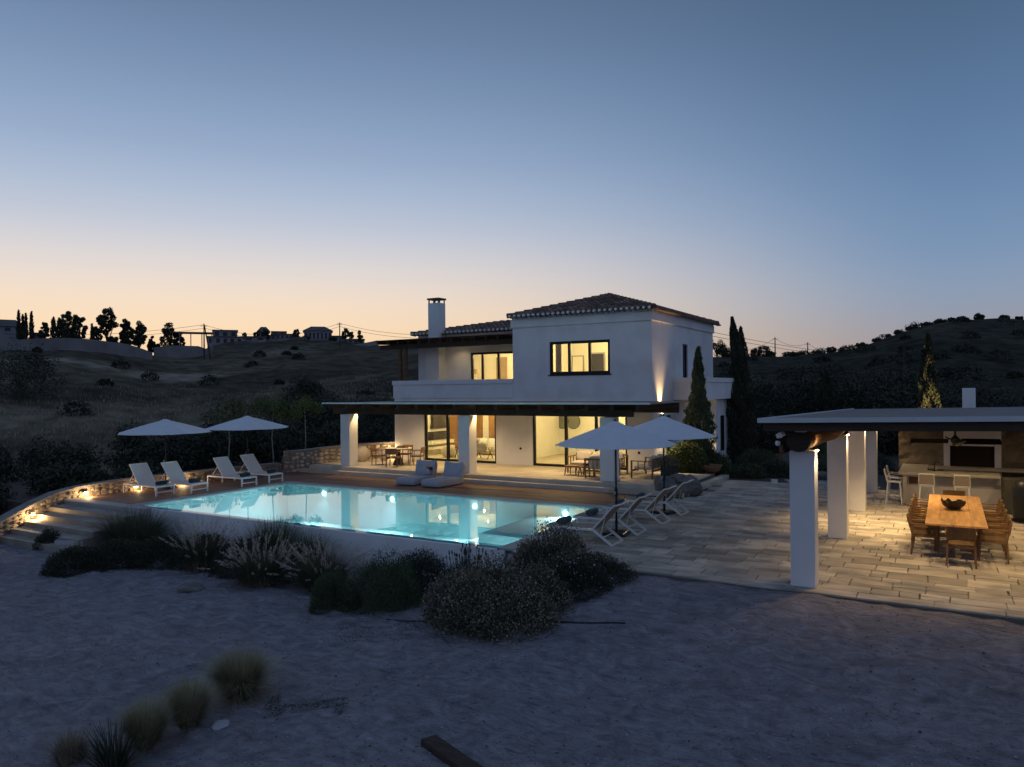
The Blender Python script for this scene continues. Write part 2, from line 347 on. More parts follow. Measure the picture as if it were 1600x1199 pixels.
# ------------------------------------------------------------------ foliage helpers (numpy)
def np_mesh(name, V, F4, m, parent=None, kind=None, loc_off=None):
    V = np.asarray(V, dtype=np.float32).reshape(-1, 3); F4 = np.asarray(F4, dtype=np.int32).reshape(-1, 4)
    me = bpy.data.meshes.new(name); me.vertices.add(len(V)); me.vertices.foreach_set('co', V.ravel())
    me.loops.add(F4.size); me.loops.foreach_set('vertex_index', F4.ravel())
    me.polygons.add(len(F4)); me.polygons.foreach_set('loop_start', np.arange(0, F4.size, 4, dtype=np.int32)); me.polygons.foreach_set('loop_total', np.full(len(F4), 4, dtype=np.int32))
    me.update(calc_edges=True); me.materials.append(m)
    o = bpy.data.objects.new(name, me); COL.objects.link(o)
    if parent is not None: o.parent = parent
    if kind: o['kind'] = kind
    return o
def leaves(P, size, aspect, rng, out=None, outw=.6, updir=0.0):
    """diamond leaf quads at points P"""
    n = len(P)
    d = rng.normal(size=(n, 3)); d /= np.linalg.norm(d, axis=1, keepdims=True)
    if out is not None: d = d * (1 - outw) + out * outw
    d[:, 2] += updir; d /= np.linalg.norm(d, axis=1, keepdims=True) + 1e-9
    q = rng.normal(size=(n, 3)); s = np.cross(d, q); s /= np.linalg.norm(s, axis=1, keepdims=True) + 1e-9
    L = (size * rng.uniform(.6, 1.35, n))[:, None]; w = L * aspect
    a = P - d * L * .5; b = P + s * w * .5; c = P + d * L * .5; e = P - s * w * .5
    V = np.stack([a, b, c, e], axis=1).reshape(-1, 3); F = np.arange(4 * n).reshape(-1, 4)
    return V, F
def dome_points(n, rx, ry, h, rng, lump=.16, shell=.45, k=7):
    """points in a lumpy half-ellipsoid resting on z=0"""
    u = rng.normal(size=(n, 3)); u /= np.linalg.norm(u, axis=1, keepdims=True)
    u[:, 2] = np.abs(u[:, 2]) * 1.0 - .08
    L = rng.normal(size=(k * 4, 3)); L /= np.linalg.norm(L, axis=1, keepdims=True); L[:, 2] = np.abs(L[:, 2])
    dots = (u @ L.T).max(axis=1); bump = 1 - lump + lump * 2.0 * (np.clip((dots - .72) / .28, 0, 1)) ** .7
    rad = rng.uniform(shell, 1.0, n) ** .6 * bump * (1 + .08 * rng.normal(size=n) * .6)
    P = u * rad[:, None] * np.array([rx, ry, h]); P[:, 2] = np.maximum(P[:, 2], .02)
    return P, u
# ================================================================== TERRAIN
RIDGE = [(-180, 400, 4), (-120, 300, 8), (-90, 230, 13), (-75, 190, 15.5), (-64.95, 182, 13.2), (-61.5, 175, 12.8), (-58.9, 176, 12.2), (-56.5, 184, 11.8), (-53.7, 196, 12.6), (-51.6, 243, 18.8), (-47.1, 249, 20.6), (-43, 245, 20.1), (-40.1, 223, 16.4),
         (-36.3, 201, 15.5), (-30.4, 200, 14.2), (-20.6, 223, 13.8), (-15.4, 207, 11.6), (-11.3, 222, 11.8), (-8.7, 226, 12.0), (-7.0, 229, 12.6), (-5.4, 232, 13.8), (-3.8, 240, 16.6), (-2.2, 249, 19.6), (-.7, 259, 22.2),
         (.8, 269, 23.7), (2.9, 275, 23.9), (4.3, 279, 23.4), (12, 290, 22), (30, 320, 16), (90, 380, 6), (180, 400, 4)]
def ridge(az):
    for i in range(len(RIDGE) - 1):
        a, b = RIDGE[i], RIDGE[i + 1]
        if a[0] <= az <= b[0]:
            t = (az - a[0]) / (b[0] - a[0]); return a[1] + (b[1] - a[1]) * t, a[2] + (b[2] - a[2]) * t
    return 400, 4
def fbm(x, y, s, o=4): return mnoise.fractal(Vector((x * s, y * s, 1.7)), .6, 2.1, o)
def hill_z(x, y):
    d = math.hypot(x, y); az = math.degrees(math.atan2(x, y)); Rr, zr = ridge(az)
    if d < 34: base = -1.6
    elif d < 62: base = -1.6 - 1.6 * sst((d - 34) / 28)
    elif d <= Rr:
        t = (d - 62) / (Rr - 62); base = -3.2 + (zr + 3.2) * (.62 * t + .38 * sst(t))
    else: base = zr - (zr + 6) * sst((d - Rr) / 500.)
    amp = sst((d - 40) / 50) * (1.0 if d < Rr else 1.0)
    w = max(0., 1 - abs(d - Rr) / 30.)          # calmer on the skyline
    return base + amp * (1 - .75 * w) * (fbm(x, y, .018, 5) * 1.5 + fbm(x + 90, y, .07, 4) * .5)
def build_hills():
    rings = [0.0] + [6 + i * 6 for i in range(5)] + [34 + i * 2.6 for i in range(12)]
    r = rings[-1]
    while r < 300: r *= 1.022; rings.append(r)
    while r < 4200: r *= 1.22; rings.append(r)
    nA = 720; vs = [(0, 0, -1.6)]
    for rr in rings[1:]:
        for k in range(nA):
            a = R(-180 + 360. * k / nA); x, y = rr * math.sin(a), rr * math.cos(a); vs.append((x, y, hill_z(x, y)))
    fs = [(0, 1 + (k + 1) % nA, 1 + k) for k in range(nA)]
    for i in range(len(rings) - 2):
        b = 1 + i * nA; c = b + nA
        for k in range(nA): k2 = (k + 1) % nA; fs.append((b + k, b + k2, c + k2, c + k))
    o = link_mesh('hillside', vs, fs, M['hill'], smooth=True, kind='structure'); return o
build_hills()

def sand_z(x, y):
    z = -.90 + .83 * sst((x + 11.0) / 6.2) * (.36 + .64 * sst((y - 8.6) / 5.0))
    if y > 13.9 and x > -8.5: z = min(z, -.35)
    z -= .10 * sst((-x - 16) / 8)
    n = fbm(x, y, .22, 3) * .07 + mnoise.noise(Vector((x * 1.1 + y * .7, y * 1.9 - x * 1.3, 0))) * .03 + mnoise.noise(Vector((x * 3.1 + y * 1.2, y * 3.9 - x * 2.3, 5))) * .014
    n += .016 * math.sin((y * 1.0 + x * .62) * 8.5 + 4.5 * mnoise.noise(Vector((x * .35, y * .35, 2)))) * max(0, .2 + 1.6 * mnoise.noise(Vector((x * .28 + 4, y * .42, 7))))
    rid = 1 - abs(mnoise.noise(Vector((x * 1.7 - y * 1.0, (x + y * 1.6) * .55, 4.2)))) * 2
    near = 1.0
    return z + (n + max(0, rid - .35) * .05) * near
def build_sand():
    xs = np.concatenate([np.arange(-60, -26, .6), np.arange(-26, 12, .115), np.arange(12, 30, .8)]); ys = np.concatenate([np.arange(-14, 2, .8), np.arange(2, 13.4, .105), np.arange(13.4, 14.61, .2)])
    vs = []; 
    for y in ys:
        for x in xs:
            z = sand_z(x, y)
            if x < -25.2 and y > 10: z -= .5 * sst((y - 10) / 1.5) * sst((-25.2 - x) / .8) + .3 * sst((-x - 30) / 8)
            vs.append((x, y, z))
    n = len(xs); fs = []
    for j in range(len(ys) - 1):
        for i in range(n - 1): a = j * n + i; fs.append((a, a + 1, a + n + 1, a + n))
    link_mesh('sand_ground', vs, fs, M['sand'], smooth=True, kind='structure')
build_sand()

def gravel():
    g = np.random.default_rng(77); n = 15000; r_ = 4.5 + 11 * g.uniform(0, 1, n) ** 1.3; a = np.radians(g.uniform(-68, 8, n)); X = r_ * np.sin(a); Y = r_ * np.cos(a); k = (Y < 13.6) & (X > -26); X, Y = X[k], Y[k]; n = len(X)
    Z = np.array([sand_z(p, q) for p, q in zip(X, Y)]); s = .006 + .020 * g.uniform(0, 1, n) ** 4
    o = np.array([[1, 0, 0], [0, 1, 0], [-1, 0, 0], [0, -1, 0], [0, 0, .6], [0, 0, -.6]]); J = g.uniform(.6, 1.3, (n, 6, 1)); V = np.stack([X, Y, Z + s * .25], 1)[:, None, :] + o[None] * s[:, None, None] * J
    F3 = np.array([[0, 1, 4], [1, 2, 4], [2, 3, 4], [3, 0, 4], [1, 0, 5], [2, 1, 5], [3, 2, 5], [0, 3, 5]]); F_ = (F3[None] + (np.arange(n) * 6)[:, None, None]).reshape(-1, 3)
    me = bpy.data.meshes.new('loose_gravel'); me.vertices.add(n * 6); me.vertices.foreach_set('co', V.astype(np.float32).ravel()); me.loops.add(F_.size); me.loops.foreach_set('vertex_index', F_.astype(np.int32).ravel()); me.polygons.add(len(F_)); me.polygons.foreach_set('loop_start', np.arange(0, F_.size, 3, dtype=np.int32)); me.polygons.foreach_set('loop_total', np.full(len(F_), 3, dtype=np.int32)); me.update(calc_edges=True); me.materials.append(M['pebble'])
    o = bpy.data.objects.new('loose_gravel', me); COL.objects.link(o); o['kind'] = 'stuff'; o['label'] = 'loose gravel scattered over the sand'
gravel()
# garden soil right behind the patio, raised above the valley floor
MB().box(-7.6, 28.6, -1.7, -2.6, 44, -.02).build('garden_soil', M['soil'], kind='structure')
MB().box(-2.6, 28.6, -1.7, 14, 44, -.025).build('garden_soil', M['soil'], kind='structure')
MB().box(-36, 14.2, -1.7, -26.3, 40, -.35).build('garden_soil', M['soil'], kind='structure')

# ================================================================== PATIO (stone by stone)
rnd = random.Random(7)
patio = thing('patio', None, None, (0, 0, 0)); patio['kind'] = 'structure'
MB().box(-8.4, 14.12, -1.0, -5.6, 23.7, -.03).box(-5.6, 13.82, -.6, 14, 28.6, -.03).box(-8.4, 23.7, -.6, -5.6, 28.6, -.034).box(-5.602, 28.6, -.6, -2.4, 30.6, -.034).build('patio_base', M['grout'], patio)
MB().box(-8.42, 14.10, -1.0, -5.5, 14.118, -.05).build('retaining_face', M['rendered'], patio)
def stone(mb, x0, y0, x1, y1, z0=-.034, z1=0.0, g=.006, j=.012, r=rnd):
    q = lambda a: a + r.uniform(-j, j)
    zz = z1 + r.uniform(-.004, .003)
    x0 += g; x1 -= g; y0 += g; y1 -= g
    P = [(q(x0), q(y0)), (q(x1), q(y0)), (q(x1), q(y1)), (q(x0), q(y1))]
    cx = sum(p[0] for p in P) / 4; cy = sum(p[1] for p in P) / 4; b = .008
    T = []
    for (x, y) in P:
        d = math.hypot(x - cx, y - cy); T.append((x - (x - cx) / d * b * 1.4, y - (y - cy) / d * b * 1.4))
    vs = [(x, y, z0) for x, y in P] + [(x, y, zz - .006) for x, y in P] + [(x, y, zz) for x, y in T]
    mb.add(vs, [(8, 9, 10, 11)] + [(i, (i + 1) % 4, 4 + (i + 1) % 4, 4 + i) for i in range(4)] + [(4 + i, 4 + (i + 1) % 4, 8 + (i + 1) % 4, 8 + i) for i in range(4)])
cells = []
y = 14.2; 
def in_patio(x, y): return (x > -8.4 and y > 14.1) and not (y > 28.6 and x > -2.4) 
row = 0
while y < 30.5:
    h = rnd.choice([.26, .34, .40, .46, .54]); 
    x = -8.4 + rnd.uniform(-.0, .0)
    while x < 5.5:
        w = rnd.uniform(.45, .85) if rnd.random() > .45 else rnd.uniform(.24, .45)
        x2 = min(x + w, 5.5)
        if x > -8.41 and in_patio((x + x2) / 2, y + h / 2) and not (x < -7.7 and y > 23.4 and y < 28) and not (x < -5.6 and y > 28.5):
            if h > .39 and rnd.random() < .30:
                q = rnd.choice([.4, .5, .6]); cells += [(x, y, x2, y + h * q), (x, y + h * q, x2, y + h)]
            else: cells.append((x, y, x2, y + h))
        x = x2
    y += h
# long border course along the sand
x = -5.6
while x < 5.6:
    w = rnd.uniform(.8, 1.3); cells.append((x, 13.82, x + w, 14.2)); x += w
def seen(c):
    cx, cy = (c[0] + c[2]) / 2, (c[1] + c[3]) / 2
    az = math.degrees(math.atan2(cx, cy)); return az < 5.0
vis = sorted([c for c in cells if seen(c)], key=lambda c: math.hypot((c[0] + c[2]) / 2, (c[1] + c[3]) / 2))
near, far_ = vis[:285], vis[285:] + [c for c in cells if not seen(c)]
for c in near:
    mb = MB(); stone(mb, *c); mb.build('paving_stone', M['stone'], patio)
mb = MB(); 
for c in far_: stone(mb, *c)
Ms = M['stone'].copy(); Ms.name = 'paving_stone_far'
o = mb.build('paving_field', Ms, patio, kind='stuff')
for n in Ms.node_tree.nodes:
    if n.type == 'MAP_RANGE' and abs(n.inputs[3].default_value - .88) < .001: n.inputs[3].default_value = .62; n.inputs[4].default_value = 1.32

# ================================================================== POOL
PX0, PX1, PY0, PY1 = -22.3, -8.82, 14.6, 20.6
pool = thing('swimming_pool', 'long rectangular swimming pool glowing turquoise, with an infinity edge toward the sand', 'pool', (-15.5, 17.6, 0))
MB().box(PX0, PY0, -1.5, PX1, PY1, -1.4).build('pool_floor', M['pooltile'], pool)
MB().box(PX0 - .2, PY1, -1.5, PX1 + .2, PY1 + .2, -.035).box(PX0 - .2, PY0 - .22, -1.5, PX0, PY1, -.035).box(PX1, PY0 - .22, -1.5, PX1 + .2, PY1, -.035).build('basin_wall', M['pooltile'], pool)
MB().box(PX0, PY0 - .22, -1.45, PX1, PY0, -.032).build('inner_edge_wall', M['pooltile'], pool)
MB().box(PX0 - .22, PY0 - .30, -1.4, PX1 + .2, PY0 - .222, -.028).build('infinity_wall', M['plaster'], pool, bevel=.01)
MB().box(-11.2, 17.2, -1.4, PX1, PY1, -.38).build('sun_shelf', M['pooltile'], pool)
for i in range(3): MB().box(-11.2 - .35 * (i + 1), 17.2 - .0, -1.4, -11.2 - .35 * i, PY1, -.62 - .24 * i).build('underwater_step', M['pooltile'], pool)
for i in range(3): MB().box(-11.2, 17.2 - .35 * (i + 1), -1.4, PX1, 17.2 - .35 * i, -.625 - .24 * i).build('underwater_step', M['pooltile'], pool)
x = PX0 - .42; r2 = random.Random(3)
while x < PX1 + .4:
    w = 1.02; x2 = min(x + w, PX1 + .42); mb = MB(); stone(mb, x, PY1 - .02, x2, PY1 + .40, -.034, .012, .004, .001, r2); mb.build('coping_stone', M['coping'], pool); x = x2
for xs_ in (PX0 - .42, PX1 - .0):
    y = PY0 - .30
    while y < PY1 - .03:
        y2 = min(y + 1.0, PY1 - .02); mb = MB(); stone(mb, xs_, y, xs_ + .42, y2, -.034, .012, .004, .001, r2); mb.build('coping_stone', M['coping'], pool); y = y2
for i, (lx, ly) in enumerate([(-20.35, PY1), (-17.05, PY1), (-13.55, PY1), (-10.2, PY1)]):
    mb = MB().tube([(lx, ly - .035, -.27), (lx, ly + .01, -.27)], .065, 16); l = mb.build('pool_light', M['coolbulb'], pool)
    slight((lx, ly - .05, -.27), (lx, ly - 2.2, -1.35), (500, 500, 500, 400)[i], 165, 1, (.72, .95, 1.0), .07, pool, 'pool_lamp_and_fill')
for lx in (-20.5, -17.0, -13.5, -10.2): slight((lx, PY0 + .06, -.45), (lx, PY0 + 1.5, -1.4), 230, 100, 1, (.72, .95, 1.0), .07, pool, 'pool_lamp_and_fill')  # added fill spots along the near wall, no fixtures, to brighten the water evenly
w = MB().add([(PX0, PY0 - .223, -.0265), (PX1, PY0 - .223, -.0265), (PX1, PY1, -.0265), (PX0, PY1, -.0265)], [(0, 1, 2, 3)]).build('pool_water', M['water'], kind='structure')
MB().box(-22.7, 13.75, -1.1, -7.0, 14.3, -.93).build('gravel_channel', M['gutter'], kind='structure')

# ================================================================== WOOD DECK
deck = thing('wooden_deck', None, None, (0, 0, 0)); deck['kind'] = 'structure'
MB().box(PX1 + .42 - 14.0, 20.98, -.4, -8.42, 23.7, -.032).box(-26.2, 14.25, -1.2, -22.723, 24.6, -.032).build('deck_base', M['grout'], deck)
mb = MB(); y = 21.0
while y < 23.68:
    x = -22.70
    while x < -8.45:
        x2 = min(x + r2.uniform(2.2, 3.6), -8.43); mb.box(x + .002, y + .004, -.03, x2 - .002, y + .136, r2.uniform(-.004, .0)); x = x2
    y += .142
x = -26.2
while x < -22.86:
    y = 14.45
    while y < 24.5:
        y2 = min(y + r2.uniform(2.0, 3.4), 24.55); mb.box(x + .004, y + .002, -.03, x + .136, y2 - .002, r2.uniform(-.004, .0)); y = y2
    x += .142
mb.build('deck_boards', M['deck'], deck, kind='stuff')

# steps going down on the left, beside the curved stone wall
steps = thing('garden_steps', 'broad stone steps descending beside the lit curved rubble wall', 'steps', (-23.8, 13, -.5))
SY = [14.05, 13.45, 12.95, 12.47, 12.02, 11.62, 11.1]
for i in range(6):
    z = -.15 * i; xl = -26.1 + i * .17
    mb = MB().box(xl, SY[i], z - .9, -21.5, SY[i] + (.40 if i == 0 else SY[i - 1] - SY[i] + .0), z); mb.build('step', M['stepstone'] if i else M['coping'], steps, bevel=.012)

# ================================================================== STONE WALLS
def rubble(parent, line, zb, zt, seed, size=.26, side=1, maxn=290, proud=.05, m=None):
    """line: points, zb/zt per point; stones proud of the face toward 'side'"""
    r = random.Random(seed); segs = []; L = 0
    for a, b in zip(line[:-1], line[1:]): segs.append((L, L + math.hypot(b[0] - a[0], b[1] - a[1]))); L = segs[-1][1]
    def at(s):
        for i, (a, b) in enumerate(segs):
            if s <= b or i == len(segs) - 1:
                t = max(0, min(1, (s - a) / (b - a))); p, q = line[i], line[i + 1]
                dx, dy = (q[0] - p[0]) / (b - a), (q[1] - p[1]) / (b - a)
                return (p[0] + (q[0] - p[0]) * t, p[1] + (q[1] - p[1]) * t, dx, dy, zb[i] + (zb[i + 1] - zb[i]) * t, zt[i] + (zt[i + 1] - zt[i]) * t)
    n = 0; s = 0; 
    cols = []
    while s < L:
        w = size * r.uniform(.7, 1.5); z = None; x, y, dx, dy, b0, t0 = at(s + w / 2); z = b0 - .06
        while z < t0 - .03:
            h = size * r.uniform(.45, .95); z2 = min(z + h, t0 - .005)
            ww = w * r.uniform(.75, 1.15); ss = s + w / 2 + r.uniform(-.05, .05)
            x, y, dx, dy, _, _ = at(ss); nx, ny = dy * side, -dx * side
            pr = proud * r.uniform(.4, 1.5); k = r.choice([5, 6, 7]); ph = r.uniform(0, 6.28)
            ring = []; top = []
            for i in range(k):
                t = ph + 2 * math.pi * i / k + r.uniform(-.2, .2); ex = math.copysign(abs(math.cos(t)) ** .7, math.cos(t)) * ww * .50; ez = math.copysign(abs(math.sin(t)) ** .7, math.sin(t)) * (z2 - z) * .50
                zc = (z + z2) / 2
                ring.append((x + dx * ex - nx * .03, y + dy * ex - ny * .03, zc + ez)); 
                top.append((x + dx * ex * .68 + nx * pr, y + dy * ex * .68 + ny * pr, zc + ez * .68))
            c = (x + nx * pr * 1.2, y + ny * pr * 1.2, (z + z2) / 2)
            vs = ring + top + [c]; fs = [(i, (i + 1) % k, k + (i + 1) % k, k + i) for i in range(k)] + [(k + i, k + (i + 1) % k, 2 * k) for i in range(k)]
            if n < maxn: link_mesh('stone', vs, fs, m or M['rubble'], parent)
            n += 1; z = z2
        s += w
    return n
def ribbon(name, parent, line, zb, zt, th, m, over=0.0, side=1, kind=None, lo=None):
    """wall body following the line, thickness away from side"""
    vs = []; n = len(line)
    for i, p in enumerate(line):
        a = line[max(0, i - 1)]; b = line[min(n - 1, i + 1)]; L = math.hypot(b[0] - a[0], b[1] - a[1]); dx, dy = (b[0] - a[0]) / L, (b[1] - a[1]) / L
        nx, ny = dy * side, -dx * side
        for off, z in ((over, zb[i]), (over, zt[i]), (-th - over, zt[i]), (-th - over, zb[i])): vs.append((p[0] + nx * off, p[1] + ny * off, z))
    fs = []
    for i in range(n - 1):
        for k in range(4): k2 = (k + 1) % 4; fs.append((4 * i + k, 4 * i + k2, 4 * i + 4 + k2, 4 * i + 4 + k))
    fs += [(3, 2, 1, 0), (4 * n - 4, 4 * n - 3, 4 * n - 2, 4 * n - 1)]
    return link_mesh(name, vs, fs, m, parent)
lw = thing('low_stone_wall', 'low curved rubble wall with a smooth cap running behind the loungers and down the steps', 'wall', (-25.8, 17, 0))
lowline = [(-24.2, 9.6), (-24.75, 10.9), (-25.1, 11.7), (-25.35, 12.3), (-25.6, 13.0), (-25.9, 13.8), (-26.02, 14.6), (-26.0, 15.8), (-25.95, 17.5), (-25.85, 19.0), (-25.7, 20.6), (-25.5, 21.8), (-25.35, 23.0)]
zb = [-1.1, -1.0, -.9, -.7, -.45, -.1, 0, 0, 0, 0, 0, 0, 0]; zt = [-.80, -.58, -.36, -.18, .03, .22, .32, .38, .40, .40, .40, .40, .40]
ribbon('wall_core', lw, lowline, [z - .6 for z in zb], [z - .03 for z in zt], .34, M['wallcap'])
ribbon('wall_cap', lw, lowline, [z - .03 for z in zt], [z + .05 for z in zt], .34, M['wallcap'], over=.03)
rubble(lw, lowline, zb, zt, 5, .22, m=M['rubble_dark'])
tw = thing('tall_stone_wall', 'waist-high dry stone wall closing the covered terrace behind the round dining table', 'wall', (-24.3, 25, 0))
tline = [(-25.35, 23.2), (-24.75, 23.9), (-24.55, 25.2), (-24.3, 26.4), (-23.85, 27.4), (-23.2, 28.3), (-22.9, 28.9)]
ribbon('wall_core', tw, tline, [-.3] * 7, [.86, .90, .94, .98, 1.0, 1.02, 1.04], .4, M['wallcap'])
ribbon('wall_cap', tw, tline, [.86, .90, .94, .98, 1.0, 1.02, 1.04], [.93, .97, 1.01, 1.05, 1.07, 1.09, 1.11], .4, M['wallcap'], over=.03)
rubble(tw, tline, [0, .1, .3, .3, .3, .3, .3], [.86, .90, .94, .98, 1.0, 1.02, 1.04], 9, .27)

# ================================================================== TERRACE
terr = thing('terrace', None, None, (0, 0, 0)); terr['kind'] = 'structure'
TX0, TX1 = -24.6, -7.75
MB().box(TX0, 24.03, -.2, TX1, 27.9, .262).box(-9.98, 27.9, -.2, TX1, 28.6, .262).box(-24.9, 23.72, -.2, -7.45, 24.05, .112).box(-7.78, 24.05, -.2, -7.45, 28.3, .112).build('terrace_base', M['grout'], terr)
r3 = random.Random(12); y = 24.0; 
ylist = [24.0, 24.42, 25.05, 25.7, 26.35, 27.0, 27.5, 27.9]
for j in range(len(ylist) - 1):
    x = TX0 if j == 0 else TX0 + r3.uniform(-.6, 0)
    while x < TX1 - .02:
        w = 1.35 if j == 0 else r3.uniform(.7, 1.25)
        x2 = x + w
        if x2 > TX1 - .35: x2 = TX1 + .03
        mb = MB(); stone(mb, max(x, TX0 - .02), ylist[j], x2, ylist[j + 1], .10 if j == 0 else .255, .30, .004, .001, r3); mb.build('terrace_slab', M['slab'], terr); x = x2
x = -24.9
while x < -7.43:
    x2 = min(x + 1.35, -7.43); mb = MB(); stone(mb, x, 23.68, x2, 24.0, .0, .15, .004, .001, r3); mb.build('step_slab', M['slab'], terr); x = x2
y = 24.0
while y < 28.5:
    mb = MB(); stone(mb, -7.72, y, -7.40, y + .9, 0, .15, .004, .001, r3); mb.build('step_slab', M['slab'], terr); y += .9

# ================================================================== VILLA
villa = thing('villa', 'white two-storey villa with a tiled hip roof, lit windows and a flat timber pergola', 'house', (-16.3, 27.9, .3))
HX0, HX1, MX, FY, BY = -22.9, -9.98, -16.3, 27.9, 36.7
def wall_x(name, y0, y1, x0, x1, z0, z1, ops, m, parent=villa):
    mb = MB(); x = x0
    for (a, b, c, d) in sorted(ops):
        if a > x: mb.box(x, y0, z0, a, y1, z1)
        if c > z0: mb.box(a, y0, z0, b, y1, c)
        if d < z1: mb.box(a, y0, d, b, y1, z1)
        x = b
    if x < x1: mb.box(x, y0, z0, x1, y1, z1)
    return mb.build(name, m, parent)
def wall_y(name, x0, x1, y0, y1, z0, z1, ops, m, parent=villa):
    mb = MB(); y = y0
    for (a, b, c, d) in sorted(ops):
        if a > y: mb.box(x0, y, z0, x1, a, z1)
        if c > z0: mb.box(x0, a, z0, x1, b, c)
        if d < z1: mb.box(x0, a, d, x1, b, z1)
        y = b
    if y < y1: mb.box(x0, y, z0, x1, y1, z1)
    return mb.build(name, m, parent)
D1 = (-21.15, -17.2, .3, 2.62); D2 = (-15.36, -11.05, .3, 2.62); W1 = (-14.50, -11.75, 4.18, 5.57); W2 = (-19.75, -16.4, 4.0, 5.36)
wall_x('front_wall', FY, FY + .3, HX0, HX1, .0, 3.2, [D1, D2], M['plaster'])
wall_x('upper_front_wall', FY, FY + .3, MX, HX1, 3.2, 6.62, [W1], M['plaster'])
SD = [(29.5, 30.2, .3, 2.45)]
wall_y('side_wall', HX1 - .3, HX1, FY + .3, BY, .0, 3.2, SD, M['plaster'])
wall_y('upper_side_wall', HX1 - .3, HX1, FY + .3, BY, 3.2, 6.62, [(31.84, 32.6, 3.35, 5.5), (34.0, 34.75, 3.35, 5.52)], M['plaster'])
MB().box(HX0, BY, 0, HX1 - .3, BY + .3, 6.3).box(HX0, FY + .3, 0, HX0 + .3, BY, 3.2).box(MX, FY + .3, 3.2, MX + .3, BY, 6.62).build('rear_walls', M['plaster'], villa)
# cornice band under the eaves
MB().box(MX - .07, FY - .07, 6.24, HX1 + .07, FY - .0, 6.60).box(HX1, FY - .0, 6.24, HX1 + .07, BY + .05, 6.60).build('cornice', M['plaster'], villa, bevel=.02)
# recessed upper-left wall, chimney breast, left wing
MB().box(HX0 + .3, FY + .3, 3.0, MX, BY, 3.2).build('upper_terrace_floor', M['slab'], villa)
wall_x('recessed_wall', 29.8, 30.0, HX0 + .3, MX, 3.2, 6.3, [(-22.35, -22.05, 3.2, 4.95), W2], M['plaster'])
MB().box(HX0, 29.8, 3.2, HX0 + .3, BY, 6.3).build('upper_left_wall', M['plaster'], villa)
MB().box(-22.02, 29.2, 3.2, -21.2, 29.8, 5.9).build('chimney_breast', M['plaster'], villa, bevel=.01)
MB().box(-22.36, 29.93, 3.2, -22.04, 29.97, 4.95).build('shutter_door', M['timber'], villa)
ch = MB().box(-21.84, 29.22, 5.9, -21.2, 29.78, 7.82).build('chimney', M['plaster'], villa, bevel=.01)
mb = MB()
for px in (-21.80, -21.52, -21.24):
    for py in (29.26, 29.74): MB().box(px - .025, py - .025, 7.82, px + .025, py + .025, 7.98).build('cap_post', M['wallcap'], ch)
MB().box(-21.88, 29.18, 7.98, -21.16, 29.82, 8.06).build('chimney_cap', M['tile'], ch, bevel=.01)
# parapet of the upper terrace
MB().box(HX0 - .05, FY - .03, 3.2, MX, FY + .17, 3.84).box(HX0 - .05, FY + .17, 3.2, HX0 + .15, 29.8, 3.84).build('parapet', M['plaster'], villa)
MB().box(HX0 - .09, FY - .07, 3.84, MX - .002, FY + .19, 4.04).box(HX0 - .09, FY + .19, 3.84, HX0 + .17, 29.8, 4.04).build('parapet_cap', M['plaster2'], villa, bevel=.01)

def glazing(parent, x0, x1, z0, z1, y, muls, fw=.07, name='window', dep=.09):
    fr = MB().box(x0, y, z0, x0 + fw, y + dep, z1).box(x1 - fw, y, z0, x1, y + dep, z1).box(x0 + fw, y, z1 - fw, x1 - fw, y + dep, z1).box(x0 + fw, y, z0, x1 - fw, y + dep, z0 + fw * 1.1)
    w = fr.build(name, M['frame'], parent)
    e = [x0] + muls + [x1]
    for k, mx in enumerate(muls): MB().box(mx - .055, y - .004, z0 + .01, mx + .055, y + dep + .004, z1 - .01).build('mullion', M['frame'], w)
    for a, b in zip(e[:-1], e[1:]): MB().box(a + .05, y + .04, z0 + .06, b - .05, y + .048, z1 - .05).build('pane', M['glass'], w)
    return w
glazing(villa, W1[0], W1[1], W1[2], W1[3], FY + .04, [-13.60, -12.67], .11)
MB().box(W1[0] - .06, FY - .03, W1[2] - .05, W1[1] + .06, FY + .04, W1[2] - .001).build('window_sill', M['frame'], villa)
glazing(villa, W2[0], W2[1], 3.2, W2[3], 29.84, [-19.12, -18.22, -17.30], .10)
glazing(villa, D1[0], D1[1], .305, D1[3], FY + .05, [-19.85, -18.48], .09, 'sliding_door', .12)
glazing(villa, D2[0], D2[1], .305, D2[3], FY + .05, [-13.80, -12.42], .09, 'sliding_door', .12)
# side doors (frames, one brown shutter leaf, dark glass)
for k, (y0, y1, z0, z1) in enumerate([(31.84, 32.6, 3.35, 5.5), (34.0, 34.75, 3.35, 5.52), (29.5, 30.2, .3, 2.45)]):
    f = MB().box(HX1 - .12, y0, z0, HX1 - .06, y0 + .07, z1).box(HX1 - .12, y1 - .07, z0, HX1 - .06, y1, z1).box(HX1 - .12, y0 + .07, z1 - .07, HX1 - .06, y1 - .07, z1).build('side_door', M['frame'], villa)
    MB().box(HX1 - .11, y0 + .07, z0, HX1 - .10, y1 - .07, z1 - .07).build('pane', M['tv'], f)
    if k < 2: MB().box(HX1 - .28, y1 - .06, z0, HX1 - .12, y1 - .002, z1 - .02).build('shutter_leaf', M['timber'], f)
